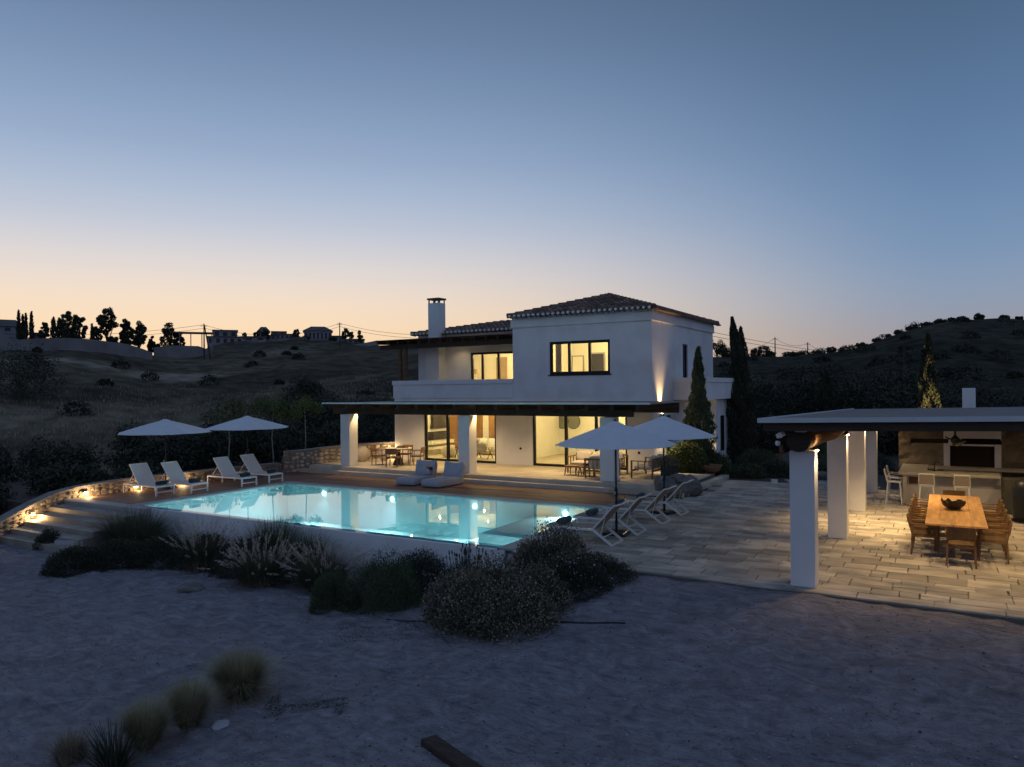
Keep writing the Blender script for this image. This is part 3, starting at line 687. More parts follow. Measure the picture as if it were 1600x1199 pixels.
# balcony and annex on the right side
MB().box(HX1, 30.55, 3.07, -8.60, 35.2, 3.28).build('balcony_slab', M['plaster'], villa)
MB().box(HX1, 30.55, 3.28, -8.60, 30.73, 3.80).box(-8.78, 30.73, 3.28, -8.60, 35.2, 3.80).build('balcony_parapet', M['plaster'], villa)
MB().box(HX1, 30.51, 3.80, -8.56, 30.75, 4.0).box(-8.80, 30.75, 3.80, -8.56, 35.2, 4.0).build('balcony_cap', M['plaster2'], villa, bevel=.01)
an = MB().box(HX1, 33.0, 0, -8.87, 35.6, 3.068).build('annex_wall', M['plaster'], villa)
aw = MB().box(-8.89, 33.75, .7, -8.84, 34.3, 2.3).build('annex_window', M['frame'], villa)
# ------------- roofs
def roof_planes(x0, x1, y0, y1, z, zr, ya, yb, xa, xb, name):
    """hip roof: eaves rect, ridge from (xa,ya) to (xb,yb)"""
    vs = [(x0, y0, z), (x1, y0, z), (x1, y1, z), (x0, y1, z), (xa, ya, zr), (xb, yb, zr)]
    if abs(xa - xb) < .01: fs = [(0, 1, 4), (1, 2, 5, 4), (2, 3, 5), (3, 0, 4, 5)]
    else: fs = [(0, 1, 5, 4), (1, 2, 5), (2, 3, 4, 5), (3, 0, 4)]
    rf = link_mesh(name, vs, fs + [(3, 2, 1, 0)], M['tile'], villa)
    # canal tiles, course by course over every slope
    mb = MB(); sp, ln_, rad = .24, .36, .095
    for f in fs:
        P = [Vector(vs[i]) for i in f]; e = (P[1] - P[0]); L = e.length; ex = e.normalized(); nrm_ = ex.cross(P[2] - P[0]).normalized(); 
        if nrm_.z < 0: nrm_ = -nrm_
        up = nrm_.cross(ex).normalized(); 
        if up.z < 0: up = -up
        poly = [((p - P[0]).dot(ex), (p - P[0]).dot(up)) for p in P]; H = max(q[1] for q in poly)
        def inside(u, v):
            s = 0
            for i in range(len(poly)):
                a, b = poly[i], poly[(i + 1) % len(poly)]; c = (b[0] - a[0]) * (v - a[1]) - (b[1] - a[1]) * (u - a[0])
                if c < -1e-6: s += 1
                if c > 1e-6: s -= 1
            return abs(s) == len(poly)
        nU = int(L / sp); 
        for i in range(nU):
            u = (i + .5) * L / nU; v = .06
            while v < H:
                if inside(u, v + ln_ * .5) or (inside(u, v + .05)):
                    jit = rnd.uniform(-.012, .012)
                    b0 = P[0] + ex * (u + jit) + up * (v - .03) + nrm_ * .035; b1 = P[0] + ex * (u + rnd.uniform(-.008, .008)) + up * (v + ln_) + nrm_ * .012
                    vv = []
                    for p, rr in ((b0, rad), (b1, rad * .78)):
                        for k in range(5):
                            t = math.pi * k / 4; vv.append(p + ex * math.cos(t) * rr + nrm_ * math.sin(t) * rr)
                    mb.add(vv, [(k, k + 1, 6 + k, 5 + k) for k in range(4)] + [(4, 3, 2, 1, 0)])
                v += ln_
    mb.build('tile_field', M['tile'], rf, kind='stuff')
    # ridge and hip caps
    hp = [(0, 4), (1, 4 if abs(xa - xb) < .01 else 5), (4, 5), (2, 5), (3, 5 if abs(xa - xb) < .01 else 4)]
    mb = MB()
    for a, b in hp:
        A, B = Vector(vs[a]), Vector(vs[b]); n = max(1, int((B - A).length / .38)); 
        if a == 4: pass
        for i in range(n):
            p = A.lerp(B, i / n) + Vector((0, 0, .05)); q = A.lerp(B, (i + 1.12) / n if i < n - 1 else 1) + Vector((0, 0, .03)); mb.tube([p, q], [.115, .085], 8)
    mb.build('ridge_tiles', M['tile'], rf, kind='stuff')
    # white-mortared eave ends, each its own piece, with the dark tile mouth between
    def eave(ax, p0, p1, n):
        for i in range(n):
            t = (i + .5) / n; c = Vector(p0).lerp(Vector(p1), t)
            outv = Vector((0, -1, 0)) if ax == 'y' else Vector((1, 0, 0)); e = Vector((1, 0, 0)) if ax == 'y' else Vector((0, 1, 0))
            mb = MB(); vv = []
            for off in (0., .09):
                for k in range(8):
                    a = 2 * math.pi * k / 8; vv.append(c + outv * off + e * math.cos(a) * .062 + Vector((0, 0, 1)) * math.sin(a) * .062)
            mb.add(vv, [(k, (k + 1) % 8, 8 + (k + 1) % 8, 8 + k) for k in range(8)] + [tuple(range(8, 16))]); mb.build('eave_end', M['tilewhite'] if ax == 'y' else M['tile'], rf)
            mb = MB(); c2 = c + e * ((Vector(p1) - Vector(p0)).length / n / 2) + Vector((0, 0, -.045)); vv = []
            for off in (-.05, .13):
                for k in range(5):
                    a = math.pi + math.pi * k / 4; vv.append(c2 + outv * off + e * math.cos(a) * .085 + Vector((0, 0, 1)) * math.sin(a) * .075)
            mb.add(vv, [(k, k + 1, 6 + k, 5 + k) for k in range(4)]); mb.build('eave_tile', M['tile'], rf)
    eave('y', (x0 + .05, y0 - .02, z + .02), (x1 - .05, y0 - .02, z + .02), int((x1 - x0) / .235))
    if name == 'main_roof': eave('x', (x1 + .02, y0 + .05, z + .02), (x1 + .02, y1 - .05, z + .02), int((y1 - y0) / .235))
    return rf
MB().box(MX - .02, FY - .02, 6.60, HX1 + .02, BY + .1, 6.70).build('eave_board', M['plaster'], villa)
roof_planes(MX - .17, HX1 + .17, FY - .17, BY + .35, 6.72, 7.74, 31.1, 33.4, -13.14, -13.14, 'main_roof')
roof_planes(HX0 - .28, MX + .1, 29.55, BY + .2, 6.36, 7.02, 33.0, 33.0, -20.0, -16.4, 'left_roof')
# ------------- lower pergola
CX = [(-23.0, -22.48), (-16.75, -16.22), (-10.66, -10.14)]
for a, b in CX: MB().box(a, 24.30, .3, b, 24.84, 2.56).build('column', M['plaster2'], villa, bevel=.012)
MB().bar((-23.55, 24.55, 2.70), (-9.5, 24.55, 2.70), .24, .25).build('pergola_beam', M['wooddark'], villa, bevel=.01)
MB().box(-22.6, 27.80, 2.62, -8.9, 27.895, 2.84).build('wall_plate', M['wooddark'], villa)
x = -22.9
while x < -8.7:
    MB().bar((x, 23.55, 2.935), (x, 27.88, 2.935), .12, .20).build('rafter', M['wooddark'], villa); x += .93
MB().box(-23.2, 23.45, 3.04, -8.45, 27.84, 3.07).build('pergola_canopy', M['canopytop'], villa)
MB().box(-23.2, 23.40, 3.035, -8.45, 23.448, 3.10).build('canopy_edge', M['fascia'], villa)
# ------------- upper pergola
MB().bar((-23.9, 28.15, 5.68), (MX - .01, 28.15, 5.68), .20, .22).build('upper_beam', M['wooddark'], villa)
for x in (-22.72, -22.38): MB().bar((x, 28.15, 3.2), (x, 28.15, 5.57), .14, .14).build('pergola_post', M['timber'], villa)
x = -23.8
while x < MX - .1:
    MB().bar((x, 27.75, 5.88), (x, 29.78, 5.97), .09, .16).build('upper_rafter', M['wooddark'], villa); x += .62
mb = MB(); y = 27.8
while y < 29.7: mb.bar((-23.95, y, 5.985 + (y - 27.8) * .045), (MX - .01, y, 5.985 + (y - 27.8) * .045), .16, .035); y += .19
mb.build('upper_canopy_slats', M['wooddark'], villa, kind='stuff')
# ------------- sconce on the side wall, sockets
sc_ = MB().tube([(HX1 + .10, 28.75, 2.30), (HX1 + .10, 28.75, 2.55)], .055, 10).box(HX1, 28.71, 2.36, HX1 + .06, 28.79, 2.48).build('wall_sconce', M['wallcap'], villa)
MB().tube([(HX1 + .10, 28.75, 2.551), (HX1 + .10, 28.75, 2.558)], .04, 10).build('bulb', M['warmbulb'], sc_)
slight((HX1 + .15, 28.75, 2.60), (HX1 + .02, 28.78, 6.0), 480, 62, 1, (1, .62, .27), parent=villa, name='sconce_up')
slight((HX1 + .13, 28.75, 2.28), (HX1 + .55, 28.95, 0), 420, 100, 1, parent=villa, name='sconce_down')
for sx in (-15.95, -10.55): MB().tube([(sx, FY, 1.02), (sx, FY - .03, 1.02)], .05, 12).build('wall_socket', M['switch'], villa)
# ------------- rooms
def room(x0, x1, y1, z0, z1, y0=FY + .3):
    MB().box(x0, y0, z0, x1, y1, z0 + .01).build('room_floor', M['slab'], villa)
    MB().box(x0, y0, z1, x1, y1, z1 + .05).box(x0 - .04, y0, z0, x0, y1, z1).box(x1, y0, z0, x1 + .04, y1, z1).box(x0, y1, z0, x1, y1 + .05, z1).build('room_walls', M['cream'], villa)
def downlight(p, power, ang=140, parent=villa, col=(1, .72, .36), aim=None, bl=.8):
    l = MB().tube([(p[0], p[1], p[2] - .012), (p[0], p[1], p[2] + .01)], .045, 12).build('downlight', M['warmbulb'], parent)
    slight((p[0], p[1], p[2] - .03), aim or (p[0], p[1], p[2] - 3), power, ang, bl, col, parent=parent, name='downlight_lamp')
room(-22.56, -17.04, 33.4, .3, 2.85); room(-16.84, -10.3, 33.4, .3, 2.85); room(-15.9, -10.32, 33.0, 3.25, 6.0); room(-22.4, -16.42, 34, 3.22, 5.9, 30.0)
WC = (1, .74, .31)
for p in [(-21.3, 29.3, 2.8), (-18.6, 29.4, 2.8), (-20.4, 31.9, 2.8)]: plight((p[0], p[1], p[2] - .25), 92, WC, .035, villa, 'room_lamp')
for p in [(-15.2, 29.8, 2.8), (-12.0, 29.6, 2.8), (-14.0, 32.0, 2.8)]: plight((p[0], p[1], p[2] - .25), 92, WC, .035, villa, 'room_lamp')
for p in [(-13.9, 29.6, 5.9), (-12.2, 31.5, 5.9)]: plight((p[0], p[1], p[2] - .3), 190, WC, .035, villa, 'room_lamp')
for p in [(-18.9, 31.2, 5.8), (-17.3, 32.4, 5.8)]: plight((p[0], p[1], p[2] - .3), 190, WC, .035, villa, 'room_lamp')
for x in (-21.9, -21.0, -20.2): MB().box(x, 33.33, .31, x + .5, 33.395, 2.84).build('wood_panel', M['roomwood'], villa)
MB().box(-22.56, 31.9, .31, -22.50, 33.38, 2.84).build('wood_panel', M['roomwood'], villa)
MB().box(-22.56, 29.9, .85, -22.2, 31.85, 1.02).box(-22.56, 29.9, .60, -22.15, 31.85, .72).build('ledge', M['cream'], villa)
MB().box(-22.55, 30.05, 1.05, -22.48, 31.75, 1.48).build('fireplace_opening', M['tv'], villa)
# upstairs details
MB().box(-14.85, 32.93, 4.3, -14.2, 32.985, 5.25).build('inner_window', M['farwin'], villa)
MB().box(-14.92, 32.95, 4.23, -14.13, 32.99, 5.32).build('window_casing', M['coping'], villa)
MB().box(-15.84, 32.95, 3.27, -15.30, 32.99, 5.15).build('inner_door', M['cream'], villa)
MB().box(-15.89, 32.93, 3.27, -15.84, 32.99, 5.20).box(-15.30, 32.93, 3.27, -15.25, 32.99, 5.20).box(-15.84, 32.93, 5.15, -15.30, 32.99, 5.20).build('door_casing', M['coping'], villa)
MB().box(-20.85, 33.92, 3.23, -20.2, 33.98, 5.30).build('inner_door', M['shade'], villa)
for x0_, x1_, y_, z0_, z1_ in ((-14.42, -14.15, 28.35, 3.4, 5.9), (-11.95, -11.6, 28.35, 3.4, 5.9), (-16.75, -16.5, 30.2, 3.3, 5.7)):
    n_ = 10; vs_ = []
    for i_ in range(n_ + 1):
        xx = x0_ + (x1_ - x0_) * i_ / n_; yy = y_ + .035 * (1 if i_ % 2 else -1); vs_ += [(xx, yy, z0_), (xx, yy, z1_)]
    o_ = link_mesh('curtain', vs_, [(2 * i_, 2 * i_ + 2, 2 * i_ + 3, 2 * i_ + 1) for i_ in range(n_)], M['curtain'], villa); o_.modifiers.new('s', 'SOLIDIFY').thickness = .006
# pergola lamps next to the columns and under the canopy
for (a, b) in CX: downlight((b + .24, 24.92, 2.95), 150, 125, col=(1, .68, .31))
downlight((-20.2, 29.15, 5.80), 16, 140)
for p in [(-20.6, 26.2, 2.83), (-18.2, 26.2, 2.83), (-13.6, 26.2, 2.83), (-12.0, 26.2, 2.83)]: downlight(p, 180, 145, col=(1, .68, .31))
# ================================================================== PAVILION
pav = thing('pavilion', 'open pavilion with square white columns, flat roof and outdoor kitchen on the right', 'pavilion', (-2.3, 14.3, 0))
for y in (14.09, 18.94, 23.33, 27.47): MB().box(-2.47, y, 0, -2.05, y + .42, 2.43).build('column', M['plaster2'], pav, bevel=.012)
RX0, RX1, RY0, RY1 = -2.86, 9.0, 13.45, 28.9
def zroof(y, x=-2.9): return 3.01 - (y - RY0) * .016 + (x + 2.9) * .02
def slabr(x0, y0, x1, y1, dz0, dz1): return [(x, y, zroof(y, x) + d) for d in (dz0, dz1) for x, y in ((x0, y0), (x1, y0), (x1, y1), (x0, y1))]
BF = [(0, 3, 2, 1), (4, 5, 6, 7), (0, 1, 5, 4), (1, 2, 6, 5), (2, 3, 7, 6), (3, 0, 4, 7)]
MB().add(slabr(RX0, RY0, RX1, RY1, -.045, .0), BF).build('roof', M['canopytop'], pav)
MB().add(slabr(RX0 - .02, RY0 - .03, RX1, RY0 - .002, -.05, .03), BF).add(slabr(RX0 - .03, RY0 - .002, RX0 - .002, RY1, -.05, .03), BF).build('roof_edge', M['fascia'], pav)
MB().add(slabr(RX0 + .06, RY0 + .08, RX1, RY0 + .24, -.20, -.05), BF).build('front_beam', M['wooddark'], pav)
MB().add(slabr(RX0 + .10, RY0 + .25, RX0 + .22, RY1 - .1, -.20, -.05), BF).build('side_beam', M['wooddark'], pav)
y = 14.2
while y < 28.5:
    MB().add(slabr(RX0 + .23, y, RX1, y + .12, -.18, -.05), BF).build('ceiling_joist', M['wooddark'], pav); y += .95
mb = MB(); x = RX0 + .24
while x < 6: mb.add(slabr(x, RY0 + .26, x + .13, RY1, -.075, -.048), BF); x += .15
mb.build('ceiling_boards', M['timber'], pav, kind='stuff')
lg = MB(); pts = []; rr = []; rl = random.Random(4)
for i in range(24):
    t = i / 23; pts.append((-2.27 + .05 * math.sin(t * 9), 13.82 + t * 15, 2.635 - t * .06 + .012 * math.sin(t * 17))); rr.append(.205 - .03 * t + rl.uniform(-.008, .008))
lg.tube(pts, rr, 18).build('log_beam', M['log'], pav, smooth=False)
MB().tube([(pts[0][0], pts[0][1] - .012, pts[0][2]), (pts[0][0], pts[0][1] + .004, pts[0][2])], rr[0] * .985, 18).build('log_end', M['plank'], pav)
# small flood-light and camera boxes around the log end
fx = thing('flood_light', 'pair of small pale flood lights clamped beside the cut end of the log beam', 'light', (-2.5, 13.75, 2.8))
MB().box(-2.30, 13.66, 2.80, -2.12, 13.78, 2.87).build('lamp_head', M['white'], fx, bevel=.01)
MB().bar((-2.60, 13.76, 2.71), (-2.50, 13.70, 2.77), .10, .08).build('lamp_head', M['white'], fx, bevel=.01)
MB().tube([(-2.48, 13.76, 2.78), (-2.40, 13.78, 2.83), (-2.30, 13.74, 2.84)], .012, 6).build('bracket', M['pole'], fx)
cam_ = thing('security_camera', 'small white dome camera on a brown bracket left of the log end', 'camera', (-2.60, 13.85, 2.5))
MB().lathe([(.0, -.05), (.035, -.035), (.045, 0), (.04, .04), (.0, .05)], (-2.62, 13.84, 2.58), 12).build('camera_head', M['white'], cam_, smooth=True)
MB().box(-2.60, 13.84, 2.28, -2.54, 13.90, 2.54).bar((-2.66, 13.86, 2.36), (-2.52, 13.86, 2.44), .04).build('bracket', M['timber'], cam_)
# back wall: carved rock render, white niche with dark slatted screen, chimney
kw = thing('kitchen_wall', 'carved rock-textured back wall of the pavilion with a white niche around a dark screen', 'wall', (0, 28.2, 0))
def rockface(x0, x1, z0, z1, y, name, dx=.11):
    nx, nz = max(2, int((x1 - x0) / dx)), max(2, int((z1 - z0) / dx)); vs = []; fs = []
    for j in range(nz + 1):
        for i in range(nx + 1):
            x = x0 + (x1 - x0) * i / nx; z = z0 + (z1 - z0) * j / nz
            h = mnoise.fractal(Vector((x * 1.1 + z * .8, z * 2.2 - x * .9, 3)), .7, 2, 4) * .09 + abs(mnoise.noise(Vector((x * .9 + z * 1.2, z * 1.3, 9)))) * .12
            vs.append((x, y - .06 - h, z))
    b = len(vs); vs += [(x0, y + .25, z0), (x1, y + .25, z0), (x1, y + .25, z1), (x0, y + .25, z1)]
    for j in range(nz):
        for i in range(nx): a = j * (nx + 1) + i; fs.append((a, a + 1, a + nx + 2, a + nx + 1))
    fs += [(b + 1, b, b + 3, b + 2), tuple([b] + [j * (nx + 1) for j in range(nz + 1)] + [b + 3])[::-1], tuple([b + 1] + [j * (nx + 1) + nx for j in range(nz + 1)] + [b + 2])]
    return link_mesh(name, vs, fs, M['stonewall'], kw, smooth=False)
rockface(-1.42, -.12, 0, 2.62, 28.1, 'rock_panel'); rockface(1.46, 6, 0, 2.62, 28.1, 'rock_panel')
MB().box(-.12, 27.98, 0, .06, 28.4, 2.62).box(1.28, 27.98, 0, 1.46, 28.4, 2.62).box(.06, 27.98, 1.62, 1.28, 28.4, 2.62).box(.06, 27.98, 0, 1.28, 28.4, .80).build('niche_surround', M['plaster2'], kw, bevel=.01)
MB().box(.06, 28.25, .80, 1.28, 28.4, 1.62).build('screen_backing', M['bamboo'], kw)
x = .07
while x < 1.27: MB().box(x, 28.18, .81, x + .05, 28.23, 1.61).build('screen_slat', M['bamboo'], kw); x += .062
pch = MB().box(.42, 27.9, 2.6, .78, 28.3, 3.48).build('chimney', M['plaster2'], kw, bevel=.01)
# counter
kc = thing('kitchen_counter', 'curved grey concrete kitchen counter with a raised bar end under the pavilion', 'counter', (.2, 25.6, 0))
MB().box(-1.30, 25.20, .90, 1.30, 26.0, .985).build('counter_top', M['concrete'], kc, bevel=.012)
MB().box(-1.30, 26.0, .90, -.55, 27.95, .985).build('counter_top', M['concrete'], kc, bevel=.012)
MB().box(-.55, 27.15, .90, 3.2, 27.90, .965).build('rear_top', M['concrete'], kc, bevel=.012)
arc = []; arcz = []
for i in range(11):
    t = i / 10 * R(80); arc.append((1.30 + .9 * math.sin(t), 25.20 + .9 * (1 - math.cos(t)) - .0))
arc += [(2.5, 26.6), (2.6, 27.2)]
ribbon('curved_counter', kc, arc[::-1], [.0] * len(arc), [.96] * len(arc), .62, M['counter_shaded'], side=1)
MB().box(-1.14, 25.50, 0, 1.30, 25.98, .897).build('counter_base', M['rendered'], kc)
MB().box(-1.02, 25.485, .62, -.35, 25.498, .82).build('drawer_front', M['timber'], kc)
MB().bar((-1.12, 25.30, .0), (-1.12, 25.30, .90), .10, .10).build('end_leg', M['concrete'], kc)
fa = thing('kitchen_tap', 'curved chrome tap standing on the pavilion counter', 'tap', (-.35, 25.85, .985))
MB().tube([(-.35, 25.85, .985), (-.35, 25.85, 1.20), (-.31, 25.83, 1.26), (-.25, 25.80, 1.27), (-.21, 25.78, 1.23)], .014, 8).build('spout', M['pole'], fa, smooth=True)
MB().tube([(-.35, 25.85, 1.02), (-.29, 25.9, 1.06)], .010, 6).build('lever', M['white'], fa)
# lamps
for y in (14.30, 19.15, 23.54, 27.6):
    MB().box(-2.05, y - .06, 2.425, -2.01, y + .06, 2.445).build('column_lamp', M['warmbulb'], pav); slight((-1.93, y, 2.46), (-1.90, y, 0), 46, 120, 1, (1, .70, .38), parent=pav, name='column_lamp_light')
downlight((-1.5, 21.4, zroof(21.4, -1.5) - .13), 520, 105, pav, (1, .68, .30), bl=.9)
for p in [(-.3, 16.6, 2.7), (1.0, 16.4, 2.7), (-.6, 19.8, 2.7), (1.1, 20.4, 2.7), (2.4, 18.2, 2.7), (.2, 23.6, 2.68), (2.2, 23.2, 2.66)]: downlight((p[0], p[1], zroof(p[1], p[0]) - .13), 120, 150, pav, (1, .69, .33))
for p in [(-.9, 26.4, 2.62), (.8, 26.6, 2.62), (2.2, 26.4, 2.62)]: downlight((p[0], p[1], zroof(p[1], p[0]) - .13), 20, 140, pav, (1, .74, .42))
slight((-1.95, 14.35, 2.48), (-2.35, 15.0, 2.8), 14, 130, 1, parent=pav, name='log_glow')
# ceiling fan
fan = thing('ceiling_fan', 'dark ceiling fan with long flat blades above the dining table', 'fan', (.13, 17.6, 2.25))
MB().tube([(.13, 17.6, 2.5), (.13, 17.6, 2.86)], .018, 8).lathe([(.07, 0), (.09, .03), (.02, .07)], (.13, 17.6, 2.74), 12).build('down_rod', M['pole'], fan)
MB().lathe([(.03, -.07), (.06, -.055), (.08, -.02), (.08, .04), (.045, .08), (.02, .11)], (.13, 17.6, 2.46), 18).build('motor', M['frame'], fan, smooth=True)
for k in range(4):
    a = R(8 + 90 * k); c, s = math.cos(a), math.sin(a); mb = MB()
    prof = [(.12, .06), (.3, .10), (.55, .105), (.80, .07)]
    vs = []
    for rr_, w in prof:
        for sg in (-1, 1):
            for dz in (0, .012): vs.append((.13 + c * rr_ - s * w * sg, 17.6 + s * rr_ + c * w * sg, 2.44 + sg * .045 + dz))
    fs = []
    for i in range(3):
        q = 4 * i; fs += [(q, q + 4, q + 6, q + 2), (q + 1, q + 3, q + 7, q + 5), (q, q + 1, q + 5, q + 4), (q + 2, q + 6, q + 7, q + 3)]
    fs += [(0, 2, 3, 1), (12, 13, 15, 14)]; mb.add(vs, fs).build('blade', M['matt_black'], fan)

# ================================================================== DINING TABLE + CHAIRS (pavilion)
dt_ = thing('dining_table', 'long oak plank dining table under the pavilion', 'table', (.13, 19.85, 0))
r5 = random.Random(9)
for i, (a, b) in enumerate([(-.42, -.16), (-.158, .12), (.122, .40), (.402, .68)]):
    MB().box(a, 17.5, .71, b, 22.2, .75 + r5.uniform(-.001, .001)).build('table_plank', M['oak'], dt_, bevel=.004)
MB().box(-.26, 18.2, .66, .52, 21.6, .708).build('apron', M['chairwood'], dt_)
for x in (-.30, .56):
    for y in (18.5, 21.4): MB().bar((x * .8, y, 0), (x * .8, y, .64), .06, .06, w1=.08, h1=.08).build('leg', M['chairwood'], dt_)
def chair(name, label, cat, group, wood, weave, arms=True, sc=1.0):
    t = thing(name, label, cat, (0, 0, 0), 0, group); W_ = .25
    for sx in (-1, 1):
        MB().bar((sx * W_, .24, 0), (sx * (W_ - .02), .20, .63 if arms else .44), .030, .035).build('leg', wood, t, world=False)
        MB().bar((sx * W_, -.26, 0), (sx * (W_ - .015), -.24, .44), .032, .036).build('leg', wood, t, world=False)
        MB().bar((sx * (W_ - .015), -.24, .44), (sx * (W_ - .01), -.31, .80), .036, .032).build('back_post', wood, t, world=False)
        if arms: MB().bar((sx * W_, .26, .645), (sx * (W_ + .005), -.27, .655), .045, .025).build('armrest', wood, t, world=False)
        MB().bar((sx * (W_ - .01), -.24, .40), (sx * (W_ - .01), .21, .41), .025, .04).build('side_rail', wood, t, world=False)
    MB().bar((-W_, .21, .40), (W_, .21, .40), .025, .04).bar((-W_, -.24, .39), (W_, -.24, .39), .025, .04).build('cross_rail', wood, t, world=False)
    MB().box(-W_ + .01, -.23, .415, W_ - .01, .22, .445).build('seat', weave, t, world=False, bevel=.008)
    mb = MB(); vs = []; nx = 8
    for z, y in ((.55, -.262), (.67, -.285), (.80, -.312)):
        for i in range(nx + 1):
            u = -1 + 2 * i / nx; yy = y - .035 * (1 - u * u)
            vs += [(u * (W_ - .02), yy + .012, z), (u * (W_ - .02), yy - .012, z)]
    fs = []; n2 = 2 * (nx + 1)
    for j in range(2):
        for i in range(nx):
            a = j * n2 + 2 * i; fs += [(a, a + 2, a + n2 + 2, a + n2), (a + 1, a + n2 + 1, a + n2 + 3, a + 3)]
    for i in range(nx): a = 2 * i; fs.append((a, a + 1, a + 3, a + 2)); a = 2 * n2 + 2 * i; fs.append((a, a + 2, a + 3, a + 1))
    for j in range(2):
        a = j * n2; fs.append((a, a + n2, a + n2 + 1, a + 1)); a = j * n2 + 2 * nx; fs.append((a, a + 1, a + n2 + 1, a + n2))
    mb.add(vs, fs).build('backrest', weave, t, world=False)
    return t
ch0 = chair('dining_chair', 'x', 'chair', 'woven wooden chairs around the long dining table', M['chairwood'], M['rattan'])
put(ch0, (.21, 17.30, 0), 0, 'woven wooden armchair at the near head of the long oak table, facing the kitchen')
put(copy_tree(ch0), (.13, 22.50, 0), R(180), 'woven wooden armchair at the far head of the long oak table')
wl = ['nearest the sand', 'second from the sand', 'middle of five', 'second from the kitchen', 'nearest the kitchen']
for i in range(5):
    y = 18.15 + i * .83
    put(copy_tree(ch0), (-.43, y, 0), R(-90), 'woven armchair on the column side of the oak table, ' + wl[i])
    put(copy_tree(ch0), (.77, y - .05, 0), R(90), 'woven armchair on the oak table side away from the columns, ' + wl[i])
bw = thing('table_bowl', 'dark jagged bowl in the middle of the long oak table', 'bowl', (.10, 19.7, .75))
mb = MB(); rb = random.Random(3); vs = []; n = 22
for j, (r_, z) in enumerate([(.05, 0), (.15, .03), (.22, .10), (.25, .17)]):
    for k in range(n):
        t = 2 * math.pi * k / n; zz = z + (rb.uniform(-.02, .07) if j == 3 else 0); vs.append((.10 + r_ * math.cos(t), 19.7 + r_ * math.sin(t), .752 + zz))
fs = [tuple(range(n))[::-1]] + [(j * n + k, j * n + (k + 1) % n, (j + 1) * n + (k + 1) % n, (j + 1) * n + k) for j in range(3) for k in range(n)]
o = mb.add(vs, fs).build('shell', M['bronze'], bw); o.modifiers.new('s', 'SOLIDIFY').thickness = .015
MB().add([(.10 + x, 19.7 + y, .80 + z) for x, y, z in [(-.1, -.05, 0), (.1, -.06, 0), (.12, .08, 0), (-.08, .1, 0), (0, 0, .12)]], [(0, 1, 4), (1, 2, 4), (2, 3, 4), (3, 0, 4), (3, 2, 1, 0)]).build('contents', M['bronze'], bw)
# bar stools
def stool(label):
    t = thing('bar_stool', label, 'stool', (0, 0, 0), 0, 'white bar stools at the concrete counter')
    for sx in (-1, 1):
        for sy in (-1, 1): MB().bar((sx * .21, sy * .22, 0), (sx * .16, sy * .16, .66), .028, .03).build('leg', M['white'], t, world=False)
    for z, w in ((.24, .195), ): 
        MB().bar((-w, w, z), (w, w, z), .02).bar((-w, -w, z), (w, -w, z), .02).bar((-w, -w, z + .02), (-w, w, z + .02), .02).bar((w, -w, z + .02), (w, w, z + .02), .02).build('footrest', M['white'], t, world=False)
    MB().box(-.20, -.18, .655, .20, .20, .685).build('seat', M['white'], t, world=False, bevel=.012)
    for sx in (-1, 1): MB().bar((sx * .195, -.17, .67), (sx * .19, -.26, 1.03), .022, .024).bar((sx * .205, -.215, .83), (sx * .205, .10, .80), .02, .02).build('back_post', M['white'], t, world=False)
    MB().bar((-.19, -.262, 1.03), (.19, -.262, 1.03), .024).build('top_rail', M['white'], t, world=False)
    MB().add([(-.185, -.188, .72), (.185, -.188, .72), (.185, -.252, .99), (-.185, -.252, .99), (-.185, -.200, .72), (.185, -.200, .72), (.185, -.264, .99), (-.185, -.264, .99)], BF).build('backrest', M['taupe'], t, world=False)
    return t
s0 = stool('x'); put(s0, (-1.42, 25.35, 0), R(-90), 'white bar stool at the left end of the counter, nearer the camera')
put(copy_tree(s0), (-1.42, 26.35, 0), R(-90), 'white bar stool at the left end of the counter, the one further back')
put(copy_tree(s0), (-.54, 24.75, 0), 0, 'white bar stool in front of the counter, left one of the facing pair')
put(copy_tree(s0), (.34, 24.75, 0), 0, 'white bar stool in front of the counter, right one of the facing pair')
gc = thing('covered_grill', 'tall black domed cover standing at the right edge of the pavilion', 'grill cover', (1.86, 23.5, 0))
MB().lathe([(.38, 0), (.42, .2), (.44, .6), (.42, .85), (.34, 1.03), (.2, 1.13), (.02, 1.17)], (1.86, 23.5, 0), 24).build('cover', M['pole'], gc, smooth=True)
MB().lathe([(.39, 0), (.445, .012), (.43, .05)], (1.86, 23.5, 0), 24).build('hem', M['frame'], gc)

